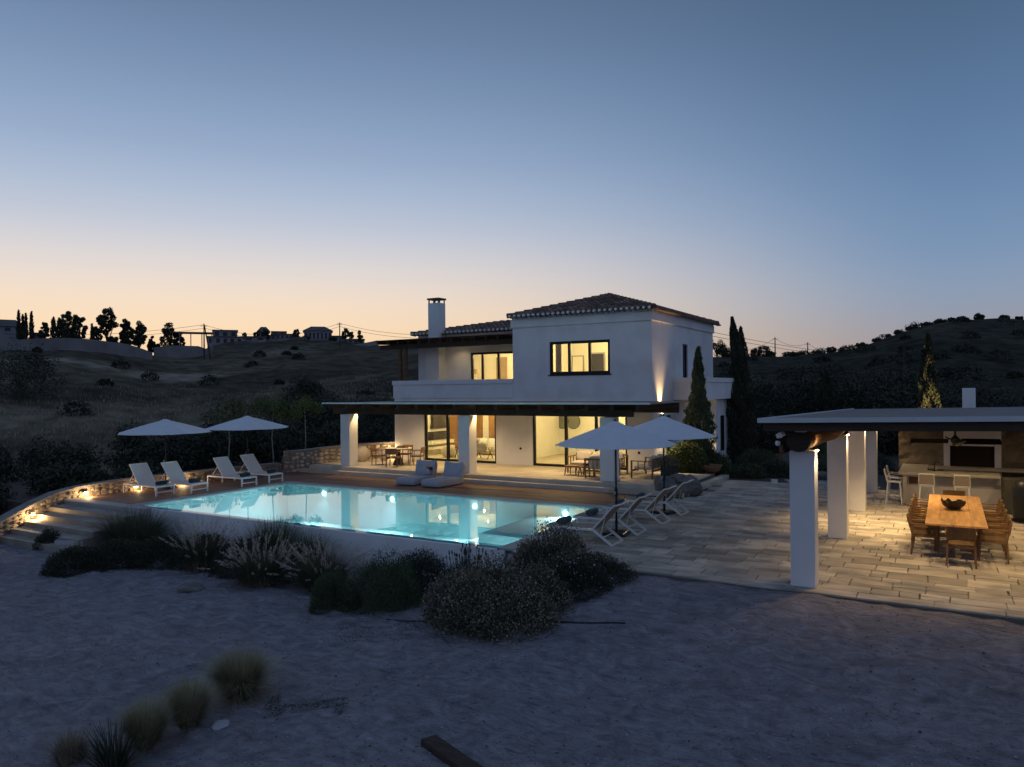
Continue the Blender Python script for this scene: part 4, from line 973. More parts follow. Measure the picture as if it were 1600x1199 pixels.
# ================================================================== PARASOLS
def parasol(label, h, rr_, rim, loc):
    t = thing('parasol', label, 'parasol', loc, 0, 'white octagonal pool parasols')
    MB().tube([(0, 0, .05), (0, 0, h - .04)], .024, 12).build('pole', M['pole'], t, world=False, smooth=True)
    MB().lathe([(.035, 0), (.045, .03), (.045, .18), (.03, .24)], (0, 0, .92), 12).build('crank_housing', M['pole'], t, world=False)
    MB().tube([(0, -.03, 1.05), (0, -.10, 1.05), (0, -.11, .99)], .008, 6).build('crank_handle', M['white'], t, world=False)
    MB().lathe([(.028, .0), (.035, .2), (.035, .34)], (0, 0, .02), 12).build('base_socket', M['pole'], t, world=False)
    b = MB(); b.box(-.30, -.30, 0, .30, .30, .07).xf(lambda q: Vector((q.x * (1 if q.z < .03 else .9), q.y * (1 if q.z < .03 else .9), q.z))); b.build('base', M['pole'], t, world=False, bevel=.02)
    # canopy: eight sagging panels
    n = 6; vs = []; fs = []
    for k in range(8):
        a0 = R(22.5 + 45 * k); a1 = R(22.5 + 45 * (k + 1)); b0 = len(vs)
        for i in range(n + 1):
            s_ = i / n
            for j in range(n + 1):
                u = j / n; p = Vector((math.cos(a0), math.sin(a0), 0)) * (1 - u) + Vector((math.cos(a1), math.sin(a1), 0)) * u
                rad = .05 + (rr_ - .05) * s_; sag = .018 * math.sin(math.pi * u) * s_ * (0.4 + .6 * s_)
                sc_in = 1 - .012 * math.sin(math.pi * u) * s_
                z = h - (h - rim) * (s_ ** 1.12) - sag
                vs.append((p.x * rad * sc_in, p.y * rad * sc_in, z))
        for i in range(n):
            for j in range(n): a = b0 + i * (n + 1) + j; fs.append((a, a + n + 1, a + n + 2, a + 1))
    o = link_mesh('canopy', vs, fs, M['umb'], t, world=False); sd_ = o.modifiers.new('s', 'SOLIDIFY'); sd_.thickness = .004
    MB().lathe([(.26, -.075), (.14, -.01), (.03, .03)], (0, 0, h + .012), 8).build('vent', M['umb'], t, world=False)
    MB().lathe([(.02, 0), (.028, .03), (.012, .07)], (0, 0, h + .03), 10).build('finial', M['pole'], t, world=False)
    for k in range(8):
        a = R(22.5 + 45 * k); MB().bar((0, 0, h - .09), (math.cos(a) * (rr_ - .02), math.sin(a) * (rr_ - .02), rim - .015), .014, .018).build('rib', M['pole'], t, world=False)
        MB().bar((0, 0, h - .55), (math.cos(a) * rr_ * .5, math.sin(a) * rr_ * .5, h - (h - rim) * .5 - .04), .010, .012).build('strut', M['pole'], t, world=False)
    return t
p1_ = parasol('white octagonal parasol on the paving nearest the sand, over two white loungers', 2.74, 1.50, 2.21, (-7.05, 17.04, 0)); p1_.rotation_euler[2] = R(7)
p2_ = copy_tree(p1_); p2_.location = (-7.02, 20.53, 0); p2_.rotation_euler[2] = R(-14); p2_['label'] = 'white octagonal parasol on the paving beside the terrace boulders'
p3_ = parasol('white octagonal parasol by the low stone wall, the one nearer the garden steps', 2.56, 1.72, 2.10, (-25.4, 17.5, 0)); p3_.rotation_euler[2] = R(11)
p4_ = copy_tree(p3_); p4_.location = (-25.0, 20.95, 0); p4_.rotation_euler[2] = R(-5); p4_['label'] = 'white octagonal parasol by the low stone wall, in front of the slender young trees'

# ================================================================== LOUNGERS
def lounger_a():
    t = thing('sun_lounger', 'x', 'sun lounger', (0, 0, 0), 0, 'white loungers with raked rear frames on the paving'); w = .33
    fr = MB()
    for s in (-1, 1): fr.bar((0.0, s * w, .33), (1.24, s * w, .34), .035, .045)
    fr.bar((0.0, -w, .33), (0.0, w, .33), .035, .045); fr.build('seat_frame', M['white'], t, world=False)
    for s in (-1, 1): MB().bar((1.22, s * w, .34), (1.68, s * w, .02), .035, .05).build('rear_leg', M['white'], t, world=False)
    MB().bar((1.67, -w, .022), (1.67, w, .022), .04, .035).bar((1.44, -w + .02, .18), (1.44, w - .02, .18), .02).build('rear_crossbar', M['white'], t, world=False)
    for s in (-1, 1): MB().bar((.12, s * w, .32), (.06, s * w, 0), .035, .04).build('front_leg', M['white'], t, world=False)
    MB().bar((.065, -w, .02), (.065, w, .02), .03).build('front_crossbar', M['white'], t, world=False)
    MB().box(-.02, -w + .02, .345, 1.20, w - .02, .357).build('seat_sling', M['taupe'], t, world=False)
    pts = [(1.20, .35), (1.45, .62), (1.66, .86), (1.74, .93), (1.84, .95)]
    bf = MB()
    for s in (-1, 1):
        for a, b in zip(pts[:-1], pts[1:]): bf.bar((a[0], s * (w - .01), a[1]), (b[0], s * (w - .01), b[1]), .028, .034)
    bf.bar((1.84, -w, .95), (1.84, w, .95), .028); bf.build('back_frame', M['white'], t, world=False)
    vs = []
    for (x, z) in pts:
        for s in (-1, 1): vs += [(x, s * (w - .03), z), (x + .012, s * (w - .03), z - .012)]
    fs = []
    for i in range(4): a = 4 * i; fs += [(a, a + 4, a + 6, a + 2), (a + 1, a + 3, a + 7, a + 5)]
    MB().add(vs, fs).build('back_sling', M['taupe'], t, world=False)
    for s in (-1, 1): MB().bar((1.50, s * (w - .05), .66), (1.38, s * (w - .05), .22), .014).build('prop_strut', M['white'], t, world=False)
    return t
la = lounger_a()
LR = [(-8.27, 15.98, 'white lounger with taupe sling nearest the sand, under the first parasol'), (-8.22, 17.38, 'white lounger with taupe sling just behind the pole of the first parasol'), (-8.15, 19.12, 'white lounger with taupe sling just in front of the second parasol pole'), (-8.12, 20.58, 'white lounger with taupe sling nearest the terrace boulders')]
for i, (x, y, l) in enumerate(LR): put(la if i == 0 else copy_tree(la), (x, y, 0), R((0, 1.5, -1, 1)[i]), l)
def rolled(label, m, loc, rz, r_=.085, L=.42):
    t = thing('rolled_towel', label, 'towel', loc, rz, 'rolled towels left on the loungers')
    mb = MB(); vs = []; n = 26; w = .018
    # spiral roll with open ends
    pts = []
    for i in range(n * 2 + 1):
        a = i / n * 2 * math.pi; rr_ = r_ * (1 - .28 * i / (2 * n)); pts.append((math.cos(a) * rr_, math.sin(a) * rr_))
    for (x, z) in pts: vs += [(x, -L / 2, z + r_), (x, L / 2, z + r_)]
    fs = [(2 * i, 2 * i + 1, 2 * i + 3, 2 * i + 2) for i in range(len(pts) - 1)]
    o = mb.add(vs, fs).build('roll', m, t, world=False, smooth=True); o.modifiers.new('s', 'SOLIDIFY').thickness = .014
    MB().tube([(0, -L / 2 + .01, r_), (0, L / 2 - .01, r_)], r_ * .68, 14).build('core', m, t, world=False, smooth=True)
    return t
tw0 = rolled('x', M['towel'], (0, 0, 0), 0)
for i, (x, y, l) in enumerate([(-7.95, 15.98, 'grey rolled towel on the foot of the lounger nearest the sand'), (-7.85, 17.38, 'grey rolled towel on the foot of the second lounger from the sand'), (-7.8, 19.12, 'grey rolled towel on the foot of the third lounger from the sand'), (-7.75, 20.58, 'grey rolled towel on the foot of the lounger by the boulders')]):
    put(tw0 if i == 0 else copy_tree(tw0), (x, y, .357), R(4 * (i - 1.5)), l)
def lounger_b():
    t = thing('sun_lounger', 'x', 'sun lounger', (0, 0, 0), 0, 'white straight-legged loungers on the wooden deck'); w = .34
    fr = MB()
    for s in (-1, 1): fr.bar((.0, s * w, .32), (2.0, s * w, .32), .04, .05)
    fr.bar((0, -w, .32), (0, w, .32), .04, .05).bar((2.0, -w, .32), (2.0, w, .32), .04, .05); fr.build('frame', M['white'], t, world=False)
    for x in (.02, 1.98):
        for s in (-1, 1): MB().bar((x, s * w, 0), (x, s * w, .30), .05, .045).build('leg', M['white'], t, world=False)
    MB().bar((.02, -w, .13), (.02, w, .13), .03, .035).build('foot_crossbar', M['white'], t, world=False)
    MB().box(.03, -w + .02, .338, 1.12, w - .02, .350).build('seat_sling', M['sling'], t, world=False)
    p = [(1.12, .35), (1.66, 1.02)]
    MB().add([(p[0][0], -w + .02, p[0][1]), (p[0][0], w - .02, p[0][1]), (p[1][0], w - .02, p[1][1]), (p[1][0], -w + .02, p[1][1]), (p[0][0] + .012, -w + .02, p[0][1] - .01), (p[0][0] + .012, w - .02, p[0][1] - .01), (p[1][0] + .012, w - .02, p[1][1] - .01), (p[1][0] + .012, -w + .02, p[1][1] - .01)], [(0, 1, 2, 3), (7, 6, 5, 4), (0, 4, 5, 1), (2, 6, 7, 3)]).build('back_sling', M['sling'], t, world=False)
    bf = MB()
    for s in (-1, 1): bf.bar((1.10, s * (w - .02), .34), (1.67, s * (w - .02), 1.03), .03)
    bf.bar((1.67, -w + .02, 1.03), (1.67, w - .02, 1.03), .03); bf.build('back_frame', M['white'], t, world=False)
    for s in (-1, 1): MB().bar((1.45, s * (w - .06), .74), (1.80, s * (w - .06), .33), .018).build('prop_strut', M['white'], t, world=False)
    return t
lb = lounger_b()
LL = [(-23.60, 16.25, -2, 'white deck lounger nearest the garden steps, left of the parasol pole'), (-23.10, 17.25, 2, 'white deck lounger just right of the left parasol pole, by the wall lamp'), (-22.95, 19.32, 0, 'white deck lounger left of the second parasol pole with a towel on its foot'), (-22.95, 20.62, 1, 'white deck lounger furthest along the pool, right of the second parasol pole')]
for i, (x, y, a, l) in enumerate(LL): put(lb if i == 0 else copy_tree(lb), (x, y, 0), R(180 + a), l)
tb = rolled('x', M['towel2'], (0, 0, 0), 0, .075, .40)
for i, (x, y, l) in enumerate([(-23.85, 16.27, 'dark teal rolled towel on the lounger nearest the garden steps'), (-23.38, 17.25, 'dark teal rolled towel on the lounger beside the left parasol pole'), (-23.2, 19.32, 'dark teal rolled towel on the third deck lounger from the steps'), (-23.2, 20.62, 'dark teal rolled towel on the deck lounger furthest from the steps')]):
    put(tb if i == 0 else copy_tree(tb), (x, y, .35), R(2 * i), l)

# ================================================================== DAYBEDS (soft fabric)
def ears(q):
    d = Vector((q.x, 0, q.z - .44)); k = max(0., abs(q.x) / .44 - .55) * max(0., (q.z - .44) / .34 - .45); return Vector((q.x * (1 + k * .5), q.y, q.z + k * .55))
def daybed():
    t = thing('daybed', 'x', 'daybed', (0, 0, 0), 0, 'soft grey fabric daybeds on the deck')
    o = puff(0, .66, .15, .43, .80, .15, e=.14, n=16, ec=.25, ez=.4).build('mattress', M['bag'], t, world=False, smooth=True)
    puff(0, 1.36, .44, .44, .14, .36, rx=R(-18), e=.3, n=14, ec=.35, ez=.5).xf(ears).build('back_cushion', M['bag'], t, world=False, smooth=True)
    for s in (-1, 1): MB().tube([(s * .40, 1.28, .16), (s * .40, 1.40, .5), (s * .37, 1.47, .74), (s * .39, 1.47, .80)], [.012, .012, .012, .02], 6).build('back_seam', M['bag'], t, world=False)
    MB().tube([(-.40, -.07, .16), (.40, -.07, .16), (.405, .6, .17), (.40, 1.28, .16)], .010, 6).build('piping', M['towel'], t, world=False)
    return t
db = daybed(); put(db, (-17.62, 22.12, 0), R(4), 'grey fabric daybed with an orange and black bundle on its backrest')
put(copy_tree(db), (-16.42, 22.08, 0), R(-3), 'grey fabric daybed nearer the middle column, with nothing on it')
bd = thing('towel_bundle', 'crumpled bundle with orange and black tops leaning on the left daybed', 'bundle', (-17.35, 23.3, .30))
puff(-17.38, 23.18, .42, .12, .10, .13).build('cloth', M['bag'], bd, smooth=True); puff(-17.42, 23.20, .58, .06, .06, .06).build('orange_top', M['fruit'], bd, smooth=True); puff(-17.28, 23.18, .56, .07, .07, .075).build('black_top', M['pole'], bd, smooth=True)

# ================================================================== TERRACE FURNITURE
rt = thing('round_table', 'round stone-topped table on a flared dark base at the left of the terrace', 'table', (-20.95, 25.75, .3))
MB().lathe([(.58, 0), (.60, .015), (.60, .035), (.58, .045)], (-20.95, 25.75, 1.00), 30).build('table_top', M['slab'], rt)
MB().lathe([(.26, 0), (.24, .04), (.13, .35), (.10, .55), (.12, .70)], (-20.95, 25.75, .3), 16).build('pedestal', M['wooddark'], rt, smooth=False)
c1 = chair('terrace_chair', 'x', 'chair', 'slim dark wooden armchairs round the terrace table', M['teak'], M['teak'])
put(c1, (-21.72, 25.38, .3), R(-70), 'slim wooden terrace armchair on the vase side of the round table')
put(copy_tree(c1), (-20.62, 25.02, .3), R(20), 'slim wooden terrace armchair on the pool side of the round table')
put(copy_tree(c1), (-20.08, 25.95, .3), R(108), 'slim wooden terrace armchair right of the round table, by the house wall')
put(copy_tree(c1), (-21.2, 26.55, .3), R(195), 'slim wooden terrace armchair behind the round table, by the stone wall')
bx = thing('wooden_tray', 'small shallow wooden tray on the round terrace table', 'tray', (-20.85, 25.9, 1.045))
MB().box(-21.03, 25.78, 1.047, -20.67, 26.02, 1.06).build('tray_base', M['timber'], bx)
MB().box(-21.05, 25.76, 1.047, -21.03, 26.04, 1.12).box(-20.67, 25.76, 1.047, -20.65, 26.04, 1.12).box(-21.03, 25.76, 1.047, -20.67, 25.78, 1.12).box(-21.03, 26.02, 1.047, -20.67, 26.04, 1.12).build('tray_rim', M['timber'], bx)
VP = [(.14, 0), (.24, .08), (.325, .26), (.34, .40), (.29, .56), (.18, .66), (.16, .70), (.13, .69)]
va = thing('clay_vase', 'large round clay vase on the terrace beside the left column', 'vase', (-23.55, 26.3, .3), 0, 'clay vases by the terrace wall'); MB().lathe(VP, (0, 0, 0), 28).build('vase_body', M['vase'], va, world=False, smooth=True)
MB().lathe([(.145, .665), (.19, .69), (.17, .715), (.14, .70)], (0, 0, 0), 28).build('vase_lip', M['vase'], va, world=False, smooth=True)
vb = copy_tree(va); vb.location = (-22.85, 27.05, .3); vb.scale = (.92, .92, .92); vb['label'] = 'clay vase half hidden behind the chair, in front of the lit wall lamp'
def wall_lamp(label, p, power, out=(1, 0), name='wall_lamp'):
    t = thing(name, label, 'lamp', p, 0, 'small lit wall lamps'); ox, oy = out
    MB().bar((0, 0, 0), (ox * .10, oy * .10, 0), .13, .05).build('lamp_body', M['wallcap'], t, world=False)
    MB().box(-.045 + ox * .07, -.045 + oy * .07, -.055, .045 + ox * .07, .045 + oy * .07, -.027).build('bulb', M['warmbulb'], t, world=False)
    l = plight((0, 0, 0), power, (1, .66, .30), .03); l.parent = t; l.location = (ox * .24, oy * .24, -.06)
wall_lamp('small glowing lamp on the rubble wall at the head of the garden steps', (-25.93, 14.75, .17), 30)
wall_lamp('small glowing lamp on the rubble wall part way down the garden steps', (-25.42, 12.75, -.24), 30)
wall_lamp('small glowing lamp low on the wall behind the second deck lounger', (-25.82, 18.35, .24), 24)
wall_lamp('small glowing lamp low under the lounger nearest the steps', (-25.93, 16.6, .16), 8)
wall_lamp('bright glowing lamp on the terrace stone wall behind the round table', (-23.1, 28.05, .80), 34, (.6, -.8))
# sofa group
def slat_sofa(label, n_cush, group=None):
    L = n_cush * .68 + .12
    t = thing('terrace_sofa', label, 'sofa', (0, 0, 0), 0, group or 'wooden framed terrace seating with pale cushions'); w = L / 2
    for sx in (-1, 1):
        MB().bar((sx * w, .0, 0), (sx * w, .0, .62), .05, .05).build('leg', M['teak'], t, world=False); MB().bar((sx * w, .78, 0), (sx * w, .82, .72), .05, .05).build('leg', M['teak'], t, world=False)
        MB().bar((sx * w, -.03, .63), (sx * w, .84, .63), .07, .03).build('armrest', M['teak'], t, world=False)
        for q in (.25, .5): MB().bar((sx * w, q, .27), (sx * w, q, .62), .025, .03).build('side_slat', M['teak'], t, world=False)
    for q_ in ((0, .27), (.79, .27), (.82, .70)): MB().bar((-w, q_[0], q_[1]), (w, q_[0], q_[1]), .04, .06).build('rail', M['teak'], t, world=False)
    k = int(L / .16)
    for i in range(1, k): MB().bar((-w + L * i / k, .79, .28), (-w + L * i / k, .82, .69), .028, .02).build('back_slat', M['teak'], t, world=False)
    for i in range(n_cush):
        cx = -w + .06 + .34 + .68 * i; puff(cx, .38, .38, .335, .36, .085, e=.3).build('seat_cushion', M['cushion'], t, world=False, smooth=True)
        puff(cx, .67, .62, .32, .085, .20, rx=R(-12), e=.4).build('back_cushion', M['cushion'], t, world=False, smooth=True)
    return t
so = slat_sofa('x', 3); put(so, (-11.75, 26.15, .3), 0, 'three-seat wooden terrace sofa with pale cushions in front of the right glass door')
puff(-.05, .46, .60, .24, .075, .17, rx=R(-25), rz=R(8), e=.45).build('throw_pillow', M['cushion'], so, world=False, smooth=True)
s2 = slat_sofa('x', 2); put(s2, (-9.98, 26.35, .3), R(-90), 'two-seat wooden sofa seen from its slatted side right of the third column')
s3 = slat_sofa('x', 1); put(s3, (-11.15, 24.95 + .42, .3), R(180), 'single wooden armchair with its slatted back toward the pool, left of the third column')
s3.location = (-11.12, 25.72, .3)
for i, (x, y) in enumerate([(-12.35, 25.62), (-11.75, 25.55)]):
    t = thing('coffee_table', ('low wooden coffee table nearer the sofa arm on the terrace', 'low wooden coffee table carrying a black bowl on the terrace')[i], 'coffee table', (x, y, .3), 0, 'pair of low terrace coffee tables')
    MB().box(-.26, -.26, .33, .26, .26, .365).build('table_top', M['teak'], t, world=False, bevel=.006)
    for a in (-1, 1):
        for b in (-1, 1): MB().bar((a * .24, b * .24, 0), (a * .20, b * .20, .33), .035).build('leg', M['teak'], t, world=False)
bb = thing('black_bowl', 'small black bowl on the terrace coffee table', 'bowl', (-11.78, 25.55, .667)); MB().lathe([(.05, 0), (.09, .03), (.13, .09), (.12, .09), (.07, .04)], (0, 0, 0), 18).build('bowl_body', M['bronze'], bb, world=False, smooth=True)
MB().lathe([(.055, 0), (.05, .006)], (0, 0, -.002), 18).build('bowl_foot', M['pole'], bb, world=False)

# ================================================================== INDOORS, seen through the glass
tv = thing('television', 'flat black television on the living room wall', 'television', (-22.5, 30.9, 1.95)); MB().box(-22.50, 30.25, 1.62, -22.44, 31.7, 2.38).build('screen', M['tv'], tv, bevel=.006); MB().box(-22.555, 30.7, 1.85, -22.50, 31.2, 2.1).build('bracket', M['pole'], tv)
pf = thing('round_pouffe', 'cream round pouffe on the living room floor', 'pouffe', (-20.95, 29.6, .31)); puff(0, 0, .28, .36, .36, .28, e=1).build('pouffe_body', M['cushion'], pf, world=False, smooth=True); MB().lathe([(.05, 0), (.02, .012)], (0, 0, .555), 12).build('button', M['cushion'], pf, world=False)
def lounge_chair(label, loc, rz):
    t = thing('lounge_chair', label, 'armchair', loc, rz, 'wooden lounge chairs in the living room')
    for s in (-1, 1):
        MB().bar((s * .30, .30, 0), (s * .30, -.20, .55), .03).build('leg', M['teak'], t, world=False); MB().bar((s * .30, -.36, 0), (s * .30, .22, .50), .03).build('leg', M['teak'], t, world=False); MB().bar((s * .30, -.34, .55), (s * .30, .30, .53), .05, .02).build('armrest', M['teak'], t, world=False)
    puff(0, .0, .34, .28, .30, .06, e=.3).build('seat', M['cushion'], t, world=False, smooth=True); puff(0, -.30, .58, .28, .06, .22, rx=R(14), e=.3).build('backrest', M['cushion'], t, world=False, smooth=True)
    return t
l1 = lounge_chair('wooden lounge chair behind the middle column, beside the cream pouffe', (-20.0, 29.4, .31), R(50))
l2 = copy_tree(l1); put(l2, (-18.9, 29.6, .31), R(8), 'wooden lounge chair with its back to the glass, in front of the indoor sofa')
sf = thing('indoor_sofa', 'cream sofa with white pillows against the wood-panelled living room wall', 'sofa', (-20.2, 31.6, .31))
puff(0, 0, .28, .95, .42, .16, e=.3).build('seat', M['cushion'], sf, world=False, smooth=True); puff(0, .36, .55, .95, .12, .26, e=.3).build('backrest', M['cushion'], sf, world=False, smooth=True)
for x in (-.1, .42): puff(x, .1, .58, .24, .08, .22, rx=R(-18), e=.5).build('pillow', M['white'], sf, world=False, smooth=True)
puff(-.62, .05, .52, .22, .16, .16, e=.6).build('blue_throw', M['bluebag'], sf, world=False, smooth=True)
for i, (x, l) in enumerate([(-16.05, 'round mirror with a pale diagonal streak behind the right glass door'), (-16.78 + .12, 'half-hidden round mirror left of its twin behind the right glass door')]):
    t = thing('round_mirror', l, 'mirror', (x, 33.36, 1.95), 0, 'round mirrors in the hall'); MB().tube([(0, .03, 0), (0, -.01, 0)], .36, 32).build('mirror_glass', M['mirror'], t, world=False); MB().tube([(0, .035, 0), (0, .0, 0)], .375, 32).build('mirror_rim', M['frame'], t, world=False)
t = thing('wall_picture', 'small framed picture on the hall wall near the right end of the glass door', 'picture', (-12.6, 33.34, 1.9)); MB().box(-.22, 0, -.35, .22, .04, .35).build('picture_frame', M['frame'], t, world=False); MB().box(-.19, -.005, -.32, .19, .0, .32).build('picture_print', M['slab'], t, world=False)
t = thing('bedside_lamp', 'bedside lamp with a brown shade in the upper left window', 'lamp', (-20.0, 30.6, 3.23)); MB().box(-.22, -.2, 0, .22, .2, .55).build('night_stand', M['cream'], t, world=False); MB().lathe([(.07, 0), (.02, .04), (.02, .6)], (0, 0, .55), 12).build('lamp_stem', M['white'], t, world=False); MB().lathe([(.17, 0), (.12, .24)], (0, 0, 1.12), 16).build('lamp_shade', M['shade'], t, world=False)

# ================================================================== STONES, POTS, ODDS AND ENDS
def rock(name, label, cat, loc, sc, seed, m=None, group=None, rough=.28, sub=3, cut=None):
    import bmesh
    bm = bmesh.new(); bmesh.ops.create_icosphere(bm, subdivisions=sub, radius=1)
    o_ = Vector((seed * 3.1, seed * 1.7, seed))
    for v in bm.verts:
        n = mnoise.fractal(v.co * 1.1 + o_, .8, 2, 4); c = mnoise.cell(v.co * 1.6 + o_)
        v.co *= 1 + n * rough + (c - .5) * .06; v.co = Vector((v.co.x * sc[0], v.co.y * sc[1], max(v.co.z * sc[2], -sc[2] * .45)))
    me = bpy.data.meshes.new(name); bm.to_mesh(me); bm.free(); me.materials.append(m or M['boulder'])
    o = bpy.data.objects.new(name, me); COL.objects.link(o); o.location = (loc[0], loc[1], loc[2] + sc[2] * .40); o.rotation_euler = (0, 0, seed)
    return tag(o, label, cat, group)
G_ = 'boulders at the corner of the terrace'
rock('boulder', 'flat-topped pale grey boulder behind the second parasol pole', 'boulder', (-8.3, 24.35, 0), (.50, .40, .44), 1.2, group=G_)
rock('boulder', 'rounded dark boulder at the right end of the terrace steps', 'boulder', (-7.5, 24.6, 0), (.42, .42, .40), 2.7, group=G_)
rock('boulder', 'low mottled boulder in front of the terrace corner', 'boulder', (-7.75, 23.9, 0), (.42, .36, .28), 4.1, group=G_)
rock('boulder', 'boulder lying on top of the pile at the terrace corner', 'boulder', (-7.95, 24.75, .36), (.42, .36, .22), 5.3, group=G_)
t = thing('shallow_pot', 'wide shallow terracotta pot beside the steps at the house corner', 'pot', (-8.0, 28.9, .262)); MB().lathe([(.20, 0), (.36, .10), (.44, .26), (.46, .30), (.42, .30), (.38, .24)], (0, 0, 0), 24).build('pot_body', M['pot'], t, world=False, smooth=True); MB().lathe([(.40, .25), (.05, .27)], (0, 0, 0), 20).build('pot_soil', M['soil'], t, world=False)
t = thing('square_planter', 'dark square planter behind the boulders', 'planter', (-8.75, 26.2, .3)); MB().box(-.25, -.25, 0, .25, .25, .46).build('planter_body', M['pole'], t, world=False, bevel=.01); MB().box(-.21, -.21, .40, .21, .21, .463).build('planter_soil', M['soil'], t, world=False)
t = thing('concrete_block', 'pale concrete block half buried among the mounds below the steps', 'block', (-21.95, 12.15, sand_z(-21.95, 12.15))); MB().box(-.42, -.25, -.1, .42, .25, .34).build('block_body', M['rendered'], t, world=False, bevel=.04); MB().box(-.40, -.23, .34, .40, .23, .355).build('block_top', M['wallcap'], t, world=False); t.rotation_euler = (0, 0, R(28))
for i, (x, y, s, l) in enumerate([(-14.9, 10.9, .35, 'flat brown stone lying on the sand below the plumed grasses'), (-2.6, 7.9, .05, 'tiny pale pebble on the open sand'), (-8.15, 6.35, .16, 'whitish stone between the foreground grass tufts')]):
    rock('flat_stone' if i != 1 else 'pebble', l, 'stone', (x, y, sand_z(x, y) - s * .1), (s, s * .7, s * .35), 3.3 + i, M['boulder'] if i != 2 else M['rendered'])
pl = MB(); pl.bar((-5.33, 7.05, sand_z(-5.33, 7.05) + .04), (-3.95, 6.40, sand_z(-3.95, 6.4) + .06), .21, .09); o = pl.build('timber_plank', M['plank'], bevel=.02)
tag(o, 'weathered dark timber plank half sunk in the foreground sand', 'plank')
mb = MB(); pts = [(-6.3 + .24 * i, 11.0 + .07 * i + .04 * math.sin(i * 1.3), 0) for i in range(8)]; mb.tube([(p[0], p[1], sand_z(p[0], p[1]) + .012) for p in pts], .014, 6)
o = mb.build('irrigation_hose', M['pole']); tag(o, 'thin black irrigation hose running out across the sand from the flowering bush', 'hose')
mb = MB(); pts = [(-9.2 + .3 * i, 10.9 - .03 * i, 0) for i in range(6)]; mb.tube([(p[0], p[1], sand_z(p[0], p[1]) + .012) for p in pts], .012, 6)
o = mb.build('irrigation_hose', M['pole']); tag(o, 'thin black irrigation hose between the green shrub and the flowering bush', 'hose')
for i, (x, y, l) in enumerate([(-5.5, 28.35, 'small white bollard box at the edge of the paving'), (-10.0, 34.6, 'white box lamp far behind the cypress')]):
    if i == 0:
        t = thing('garden_light', l, 'garden light', (x, y, 0)); MB().box(-.1, -.1, 0, .1, .1, .16).build('light_body', M['plaster2'], t, world=False, bevel=.03); MB().box(-.11, -.11, .16, .11, .11, .175).build('light_cap', M['white'], t, world=False)
# ================================================================== PLANTS
def rng_(s): return np.random.default_rng(s)
def shrub(name, label, cat, x, y, rx, ry, h, n, size, m, seed, group=None, aspect=.45, flowers=0, fm=None, fsize=.03, z=None, lump=.16, spikes=0, rz=0, shell=.45, updir=.25, lobes=0):
    z = sand_z(x, y) - .03 if z is None else z
    t = thing(name, label, cat, (x, y, z), rz, group); g = rng_(seed)
    def pts_(nn, sc, sh, gg):
        if not lobes: return dome_points(nn, rx * sc, ry * sc, h * sc, gg, lump, sh)
        lr = random.Random(seed + 5); L = []; Us = []
        for k in range(lobes + 1):
            a = 6.283 * k / lobes + lr.uniform(-.3, .3); q = 0 if k == lobes else lr.uniform(.42, .60); s_ = .62 if k == lobes else lr.uniform(.40, .54)
            p_, u_ = dome_points(nn // (lobes + 1), rx * s_ * sc, ry * s_ * sc, h * (1.0 if k == lobes else lr.uniform(.62, .88)) * sc, gg, lump, sh); L.append(p_ + np.array([math.cos(a) * rx * q, math.sin(a) * ry * q, 0])); Us.append(u_)
        return np.concatenate(L), np.concatenate(Us)
    P, u = pts_(n, 1, shell, g); V, F = leaves(P, size, aspect, g, u, .55, updir); np_mesh('foliage', V, F, m, t)
    if flowers:
        P2, u2 = pts_(flowers, 1.02, .85, rng_(seed + 9)); V, F = leaves(P2, fsize, .9, g, u2, .2); np_mesh('flower_heads', V, F, fm or M['flower'], t)
    mb = MB(); rr = random.Random(seed)
    for i in range(7):
        a = rr.uniform(0, 6.28); q = rr.uniform(.3, .6); mb.tube([(0, 0, 0), (math.cos(a) * rx * q * .5, math.sin(a) * ry * q * .5, h * .35), (math.cos(a) * rx * q, math.sin(a) * ry * q, h * .75)], [.02, .014, .006], 5)
    mb.build('stems', M['bark'], t, world=False)
    if spikes:
        mb = MB()
        for i in range(spikes):
            a = rr.uniform(0, 6.28); q = rr.uniform(0, .9); b = Vector((math.cos(a) * rx * q, math.sin(a) * ry * q, h * .8 * (1 - q * .4))); l = rr.uniform(.25, .5); d = Vector((math.cos(a) * .25 * q, math.sin(a) * .25 * q, 1)) * l
            mb.bar(b, b + d, .006, .006); mb.bar(b + d * .85, b + d * 1.05, .022, .022, w1=.008)
        mb.build('flower_spikes', M['leaf_dark'], t, world=False)
    return t
